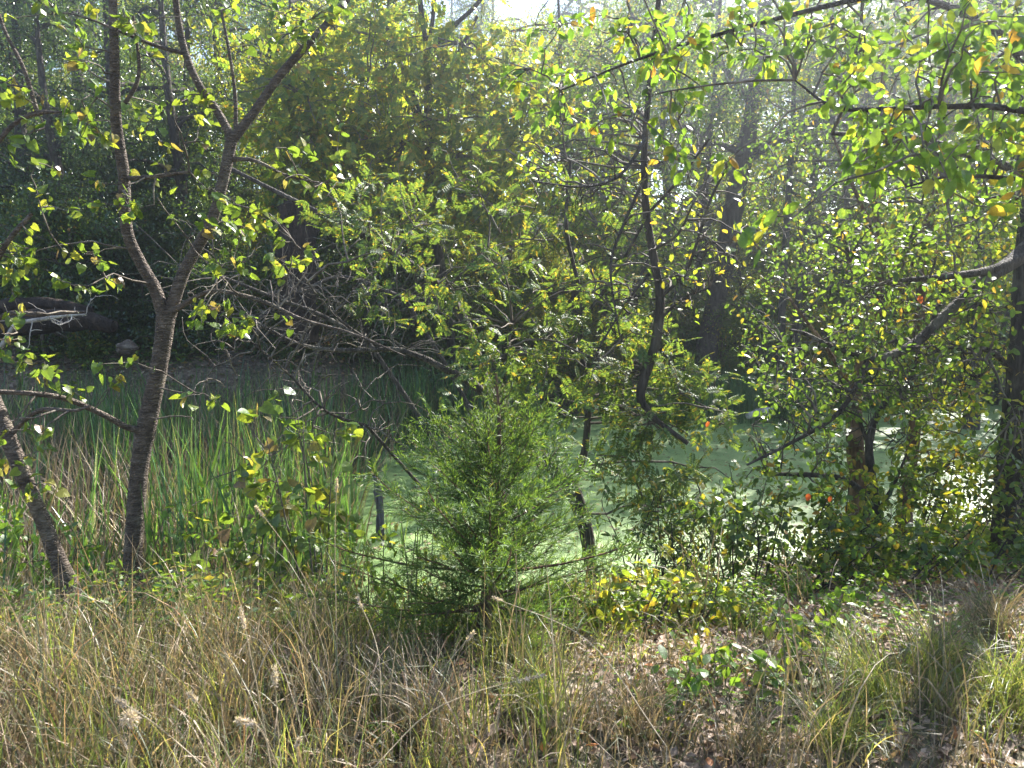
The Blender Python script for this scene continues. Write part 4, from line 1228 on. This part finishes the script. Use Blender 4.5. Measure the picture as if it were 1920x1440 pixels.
log("fallen_log", [(-60, 618, 34, 12.9), (60, 606, 38, 12.8), (150, 600, 33, 12.7), (215, 612, 20, 12.6)], "dark rotting log lying in the shaded bank above the cattails", B_rot)
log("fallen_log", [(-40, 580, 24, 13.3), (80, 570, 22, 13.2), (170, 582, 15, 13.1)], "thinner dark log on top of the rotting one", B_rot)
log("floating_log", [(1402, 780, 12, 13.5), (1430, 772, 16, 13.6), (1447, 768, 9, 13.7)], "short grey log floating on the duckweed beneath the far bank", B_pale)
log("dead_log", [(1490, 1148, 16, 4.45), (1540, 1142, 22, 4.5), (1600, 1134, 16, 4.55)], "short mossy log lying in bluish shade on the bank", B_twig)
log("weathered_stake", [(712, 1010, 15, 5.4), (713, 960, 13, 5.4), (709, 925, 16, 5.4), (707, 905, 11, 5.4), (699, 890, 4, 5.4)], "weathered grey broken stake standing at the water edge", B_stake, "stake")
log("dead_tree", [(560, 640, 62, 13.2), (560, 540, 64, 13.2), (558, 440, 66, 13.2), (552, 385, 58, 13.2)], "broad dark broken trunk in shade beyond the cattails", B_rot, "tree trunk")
b = at(238, 652, 11.8)
st = norm(rng.normal(0, 1, (1, 3)))
me = bpy.data.meshes.new("stone")
import bmesh
bm = bmesh.new()
bmesh.ops.create_icosphere(bm, subdivisions=3, radius=.14)
for v in bm.verts:
    c = v.co
    v.co = c * (1 + .12 * math.sin(c.x * 31 + 1) * math.cos(c.y * 27) + .08 * math.sin(c.z * 50 + c.x * 20))
    v.co.x *= 1.1; v.co.z *= .8
bm.to_mesh(me); bm.free()
me.materials.append(B_grey)
o = bpy.data.objects.new("stone", me); COL.objects.link(o); o.location = b
tag(o, "bluish grey stone on the shaded bank behind the cattails", "stone")

# dead branches tangled over the cattails (bare brush)
for rows_, lab, ntip in [([(30, 605, 7, 9), (70, 600, 7, 9), (120, 592, 6, 9), (160, 590, 3, 9)], "bleached bare branch catching the sun before the dark logs", 30),
                         ([(690, 640, 9, 10), (600, 590, 8, 9.8), (520, 560, 7, 9.6), (420, 520, 5, 9.4)], "grey dead brush tangled above the cattails beside the broad dark trunk", 170),
                         ([(690, 800, 6, 6.6), (610, 770, 5, 6.4), (540, 700, 5, 6.3), (470, 640, 4, 6.2)], "fine grey dead brush low among the cattails behind the broad leaved saplings", 120),
                         ([(760, 560, 8, 11), (650, 520, 8, 10.8), (580, 540, 7, 10.6), (480, 600, 5, 10.4)], "second tangle of bare grey twigs behind the first brush", 170)]:
    P, R = px_path(rows_, 24)
    b0 = P[0].copy()
    dr_ = norm(P[0] - P[6])
    q = P[0] + dr_ * 1.3
    q[2] = float(ground_z(q[0], q[1]))
    low, lr_ = smooth_path([q, (q + P[0]) / 2 + [dr_[0] * .35, 0, -.15], P[0]], [R[0] * 1.3, R[0] * 1.15, R[0]], 12)
    P = np.concatenate([low[:-1], P]); R = np.concatenate([lr_[:-1], R])
    root = thing("dead_branch", q, lab, "dead branch", "bare dead branches over the marsh")
    mesh_obj("stem", [tubes(P, R, 7, .05)], B_pale if ntip < 50 else B_dark, root)
    tp = P[rng.integers(11, len(P), ntip)] + rng.normal(0, 1, (ntip, 3)) * ([.3, .3, .12] if ntip < 50 else ([.4, .35, .3] if ntip < 150 else [.75, .6, .42]))
    bs = grow(P[11:], tp, (ntip // 4, ntip), .008, .0025, sag=.1, wig=.16)
    tag(mesh_obj("twigs", [tubes(p, r, 4) for p, r in bs], B_pale if ntip < 50 else B_twig, root), kind="stuff")

# ------------------------------------------------------------------ background trees: templates, then copies
def template_tree(h, cw, crown_low, trunk_r, seed, leafmat, lsize, per, ntips, bark, tpl=T_small, spray=.22, name="background_tree"):
    rs = np.random.default_rng(seed)
    root = thing(name, (0, 0, 0), "x", "tree")
    top = np.array([rs.normal(0, .4), rs.normal(0, .4), h])
    P, R = smooth_path([[0, 0, -.4], [rs.normal(0, .15), rs.normal(0, .15), h * .3], [top[0] * .7, top[1] * .7, h * .6], top * .96], [trunk_r * 1.3, trunk_r, trunk_r * .7, trunk_r * .15], 30)
    mesh_obj("trunk", [tubes(P, R, 9, .06)], bark, root, smooth=True)
    # clumps of foliage inside the crown
    nc = 26
    ct = rs.uniform(0, 1, nc)
    zc = h * (crown_low + (1.0 - crown_low) * ct)
    rad = cw * np.sqrt(np.clip(1 - (2 * ct - .8) ** 2 * .6, .12, 1)) * rs.uniform(.35, 1.0, nc)
    a = rs.random(nc) * 6.28
    cc = np.stack([np.cos(a) * rad + top[0] * .5, np.sin(a) * rad + top[1] * .5, zc], -1)
    rr = cw * rs.uniform(.28, .5, nc)
    which = rs.integers(0, nc, ntips)
    tips = cc[which] + norm(rs.normal(0, 1, (ntips, 3))) * (rs.random((ntips, 1)) ** .4) * rr[which][:, None] * [1, 1, .8]
    bs = grow(P[8:], np.concatenate([cc, tips]), (0, 0), 1, 1) if False else None
    b1 = grow(P[8:], cc, (nc,), trunk_r * .45, .012, sag=.12, rs=rs, wig=.1)
    pool = np.concatenate([P[8:], b1[0][0].reshape(-1, 3)])
    b2 = grow(pool, tips, (ntips // 5, ntips), .02, .006, sag=.1, rs=rs)
    tag(mesh_obj("branches", [tubes(p, r, 5) for p, r in b1] + [tubes(p, r, 3) for p, r in b2], bark, root), kind="stuff")
    pos, d = leaf_sites(b2, per, spray, .35, .1, rs)
    tag(mesh_obj("crown", [leaves(tpl, pos, d, lsize * rs.uniform(.6, 1.3, len(pos)), .6, rs)], leafmat, root), kind="stuff")
    return root


TA = template_tree(11, 2.5, .1, .16, 1, M_dark, .10, 30, 500, B_dark)
TB = template_tree(10, 2.5, .15, .13, 2, M_mid, .10, 30, 440, B_dark)
TC = template_tree(9, 2.4, .12, .11, 3, M_yel, .10, 26, 420, B_dark)
TD = template_tree(12, 2.8, .25, .18, 4, M_yel, .10, 30, 480, B_brown)
SA = template_tree(2.6, 1.15, .02, .035, 5, M_mid, .085, 34, 260, B_twig, spray=.12, name="thicket_shrub")
SB = template_tree(2.0, 1.05, .02, .03, 6, M_yel, .08, 34, 240, B_twig, spray=.12, name="thicket_shrub")
SC = template_tree(3.2, 1.2, .02, .04, 7, M_dark, .09, 38, 300, B_twig, spray=.13, name="thicket_shrub")
for r_ in (SA, SB, SC):
    r_["category"] = "shrub"
used = {}


def plant(tmpl, px, Y, sc, label, group):
    x = (px - 960) / FPX * Y
    z = float(ground_z(x, Y)) - .05
    rz = rng.random() * 6.28
    if tmpl.name not in used:
        used[tmpl.name] = 1
        tmpl.location = (x, Y, z)
        tmpl.rotation_euler = (0, 0, rz)
        tmpl.scale = (sc, sc, sc)
        tmpl["label"] = label
        tmpl["group"] = group
        return
    copy_thing(tmpl, (x, Y, z), rz, (sc * rng.uniform(.9, 1.1), sc * rng.uniform(.9, 1.1), sc), label, group)


ZN = [(0, "past the edge beside the leaning grey tree"), (250, "behind the leaning grey tree"), (480, "behind the forked grey tree"), (760, "behind the straight dark trunk"), (1050, "above the juniper"), (1280, "behind the twisting vine"), (1480, "behind the broad leaning trunk"), (1700, "behind the reddish brown trunk"), (1950, "behind the thick black trunk"), (9999, "past the thick black trunk")]


def zone(px):
    for a_, b_ in ZN:
        if px < a_:
            return b_


GT = "trees on the slope beyond the pond"
for t_, px, Y, sc, lab in [
    (TA, 60, 17.5, .85, "dense dark green tree rising above the rotting logs"), (TA, 240, 19.5, .9, "dark leafy tree behind the forked trunk's first limb"),
    (TA, 130, 15.8, .72, "dense dark tree nearest the rotting logs"), (TA, 350, 17.2, .8, "dark tree just behind the fork of the grey tree"), (TA, -20, 21.5, 1.0, "tall dark tree behind the dense one above the logs"), (TA, 170, 24, 1.1, "tall dark tree filling the corner above the forked tree's first limb"),
    (TC, 1400, 18.6, .58, "yellow green tree at the far water edge just beside the broad leaning trunk"), (TB, 1150, 18.4, .75, "small green tree at the far water edge behind the vine"), (TB, 1960, 19.5, .8, "tall green tree across the pond behind the thick black trunk"), (TC, 1560, 24, 1.25, "tall sunny tree rising past the broad leaning trunk"), (TB, 1340, 24.5, 1.25, "tall green tree rising directly behind the broad leaning trunk"), (TD, 1820, 24, 1.3, "tallest pale tree behind the sweeping limbs"),
    (TA, -160, 15.5, .8, "dense dark tree at the edge above the logs"), (TB, 420, 21, .95, "green tree seen through the fork of the grey tree"),
    (TC, 520, 18.5, .85, "yellowing tree with orange flecks behind the slanting grey limb"), (TB, 640, 23, 1.0, "green tree behind the straight dark trunk's leaves"),
    (TC, 760, 19.5, .8, "yellow green tree just beyond the straight dark trunk"), (TD, 960, 22, .68, "open crowned tree above the middle of the pond"),
    (TC, 1080, 19.5, .82, "yellow green tree behind the S bend vine"), (TB, 1230, 21.5, .95, "green tree between the vine and the broad leaning trunk"),
    (TC, 1500, 21, .85, "sunny yellow green tree past the broad leaning trunk"), (TB, 1620, 19.2, .85, "green tree behind the reddish brown trunk"),
    (TD, 1760, 21.5, .9, "tall hazy tree behind the slim pale brown trunk"), (TC, 1880, 18.5, .85, "yellow green tree behind the thick black trunk"),
    (TB, 2050, 16, .9, "green tree past the edge beside the thick black trunk")]:
    plant(t_, px, Y, sc, lab, GT)
for k in range(9):
    plant([TB, TC, TD][k % 3], -200 + k * 270 + rng.uniform(-60, 60), rng.uniform(27, 31), rng.uniform(.55, .75), "half hidden small tree midway up the slope " + zone(-200 + k * 270), "small trees midway up the slope")
for k in range(44):
    t_ = [TA, TB, TD, TC, TB][k % 5]
    Y = [41, 47, 54][k % 3] + rng.uniform(-1.5, 1.5)
    px = -330 + k * 58 + rng.uniform(-30, 30)
    plant(t_, px, Y, (1.2 if 620 < px < 1000 or 1350 < px < 1560 else 1.55) * Y / 46, ["nearest row hazy tree", "middle row hazy tree", "hindmost hazy tree"][k % 3] + " far up the slope " + zone(px), "distant trees up the slope")
GS = "shrubs in the thicket beyond the pond"
for k in range(88):
    px = -120 + (k % 22) * 98 + rng.uniform(-40, 40)
    row = k // 22
    x0 = (px - 960) / FPX * 16
    Y = float(shore_far(x0)) + (.9, 3.4, 6.0, 9.5)[row] + rng.uniform(-.2, 1.3)
    if px < 420 and row == 0:
        Y += .9
    t_ = [SA, SB, SC][rng.integers(0, 3)] if px > 420 else [SA, SC, SC][rng.integers(0, 3)]
    kindw = {SA.name: "green", SB.name: "yellow green", SC.name: "dark green"}[t_.name]
    if row == 0:
        where = ("on the cattail bank " if px < 700 else "at the far water edge ") + zone(px)
    else:
        where = ["", "low on the slope ", "midway up the slope ", "high on the slope "][row] + zone(px)
    sz_ = rng.uniform(.7, 1.05)
    plant(t_, px, Y, sz_ * (1, 1, 1.25, 1.5)[row], f"{'small' if sz_ < .87 else 'large'} {kindw} shrub {where}", "shrubs in the thicket beyond the pond")
# thin trunks in the thicket
for (px, py0, Y, w, lean, lab) in [(1462, 690, 17.5, 14, 20, "thin bare trunk just past the broad leaning trunk"), (1492, 620, 18.5, 13, 45, "thin slanting trunk, second past the broad leaning trunk"), (1595, 640, 17, 12, -10, "thin upright trunk behind the reddish brown trunk"),
                                  (1300, 660, 19, 12, 30, "slim trunk beside the foot of the broad leaning trunk"), (340, 440, 19, 12, 12, "slim brown trunk seen between the two grey limbs"), (1080, 640, 19, 10, -20, "thin trunk beyond the pond tree's upper limb"),
                                  (700, 620, 18, 10, 18, "thin trunk in the shade behind the dead brush"), (1830, 660, 15, 16, 15, "dim trunk just before the thick black trunk")]:
    tr = drop_to_ground(*px_path([(px, py0, w, Y), (px + lean * .4, py0 - 180, w * .9, Y), (px + lean, py0 - 380, w * .75, Y - .2), (px + lean * 1.8, py0 - 700, w * .4, Y - .3)], 26))
    tips = np.concatenate([px_blob(px + lean * 1.3, py0 - 480, 90, 160, Y - .2, .6, 60)])
    build_tree("slim_tree", lab, "tree", base_of(tr[0]), tr, [], B_dark, tips, (14, 46), M_yel if px > 1200 else M_mid, T_small, .11, 16, .12, .02, .004, 0, group="slim trunks in the thicket", sides=8)

# ------------------------------------------------------------------ trees added to cast shade, mostly out of view on the right
for (x, y, s_, t_, lab) in [(7.5, 9.5, .8, TB, "leafy tree added for shade on the near shore beyond the thick black trunk"), (5.6, 4.4, .75, TC, "yellow green tree added for shade past the thick black trunk")]:
    copy_thing(t_, (x, y, float(ground_z(x, y)) - .05), rng.random() * 6, s_, lab, "shade trees added on the near shore")

# ------------------------------------------------------------------ haze
if HAZE_DENSITY > 0:  # air volume added as a veil of glare, brightest toward the sun
    m, nt, N, L, out = nodes_of("glare_haze_air")
    pv = N.new("ShaderNodeVolumePrincipled")
    pv.inputs["Color"].default_value = (.8, .88, 1.0, 1)
    pv.inputs["Density"].default_value = HAZE_DENSITY
    pv.inputs["Anisotropy"].default_value = HAZE_G
    L.new(pv.outputs[0], out.inputs["Volume"])
    x0, x1, y0, y1, z0, z1 = -75, 75, -25, 100, -2.6, 30
    v = np.array([[x0, y0, z0], [x1, y0, z0], [x1, y1, z0], [x0, y1, z0], [x0, y0, z1], [x1, y0, z1], [x1, y1, z1], [x0, y1, z1]], float)
    f = np.array([[0, 3, 2, 1], [4, 5, 6, 7], [0, 1, 5, 4], [1, 2, 6, 5], [2, 3, 7, 6], [3, 0, 4, 7]])
    tag(mesh_obj("glare_haze", [(v, f)], m), kind="stuff")
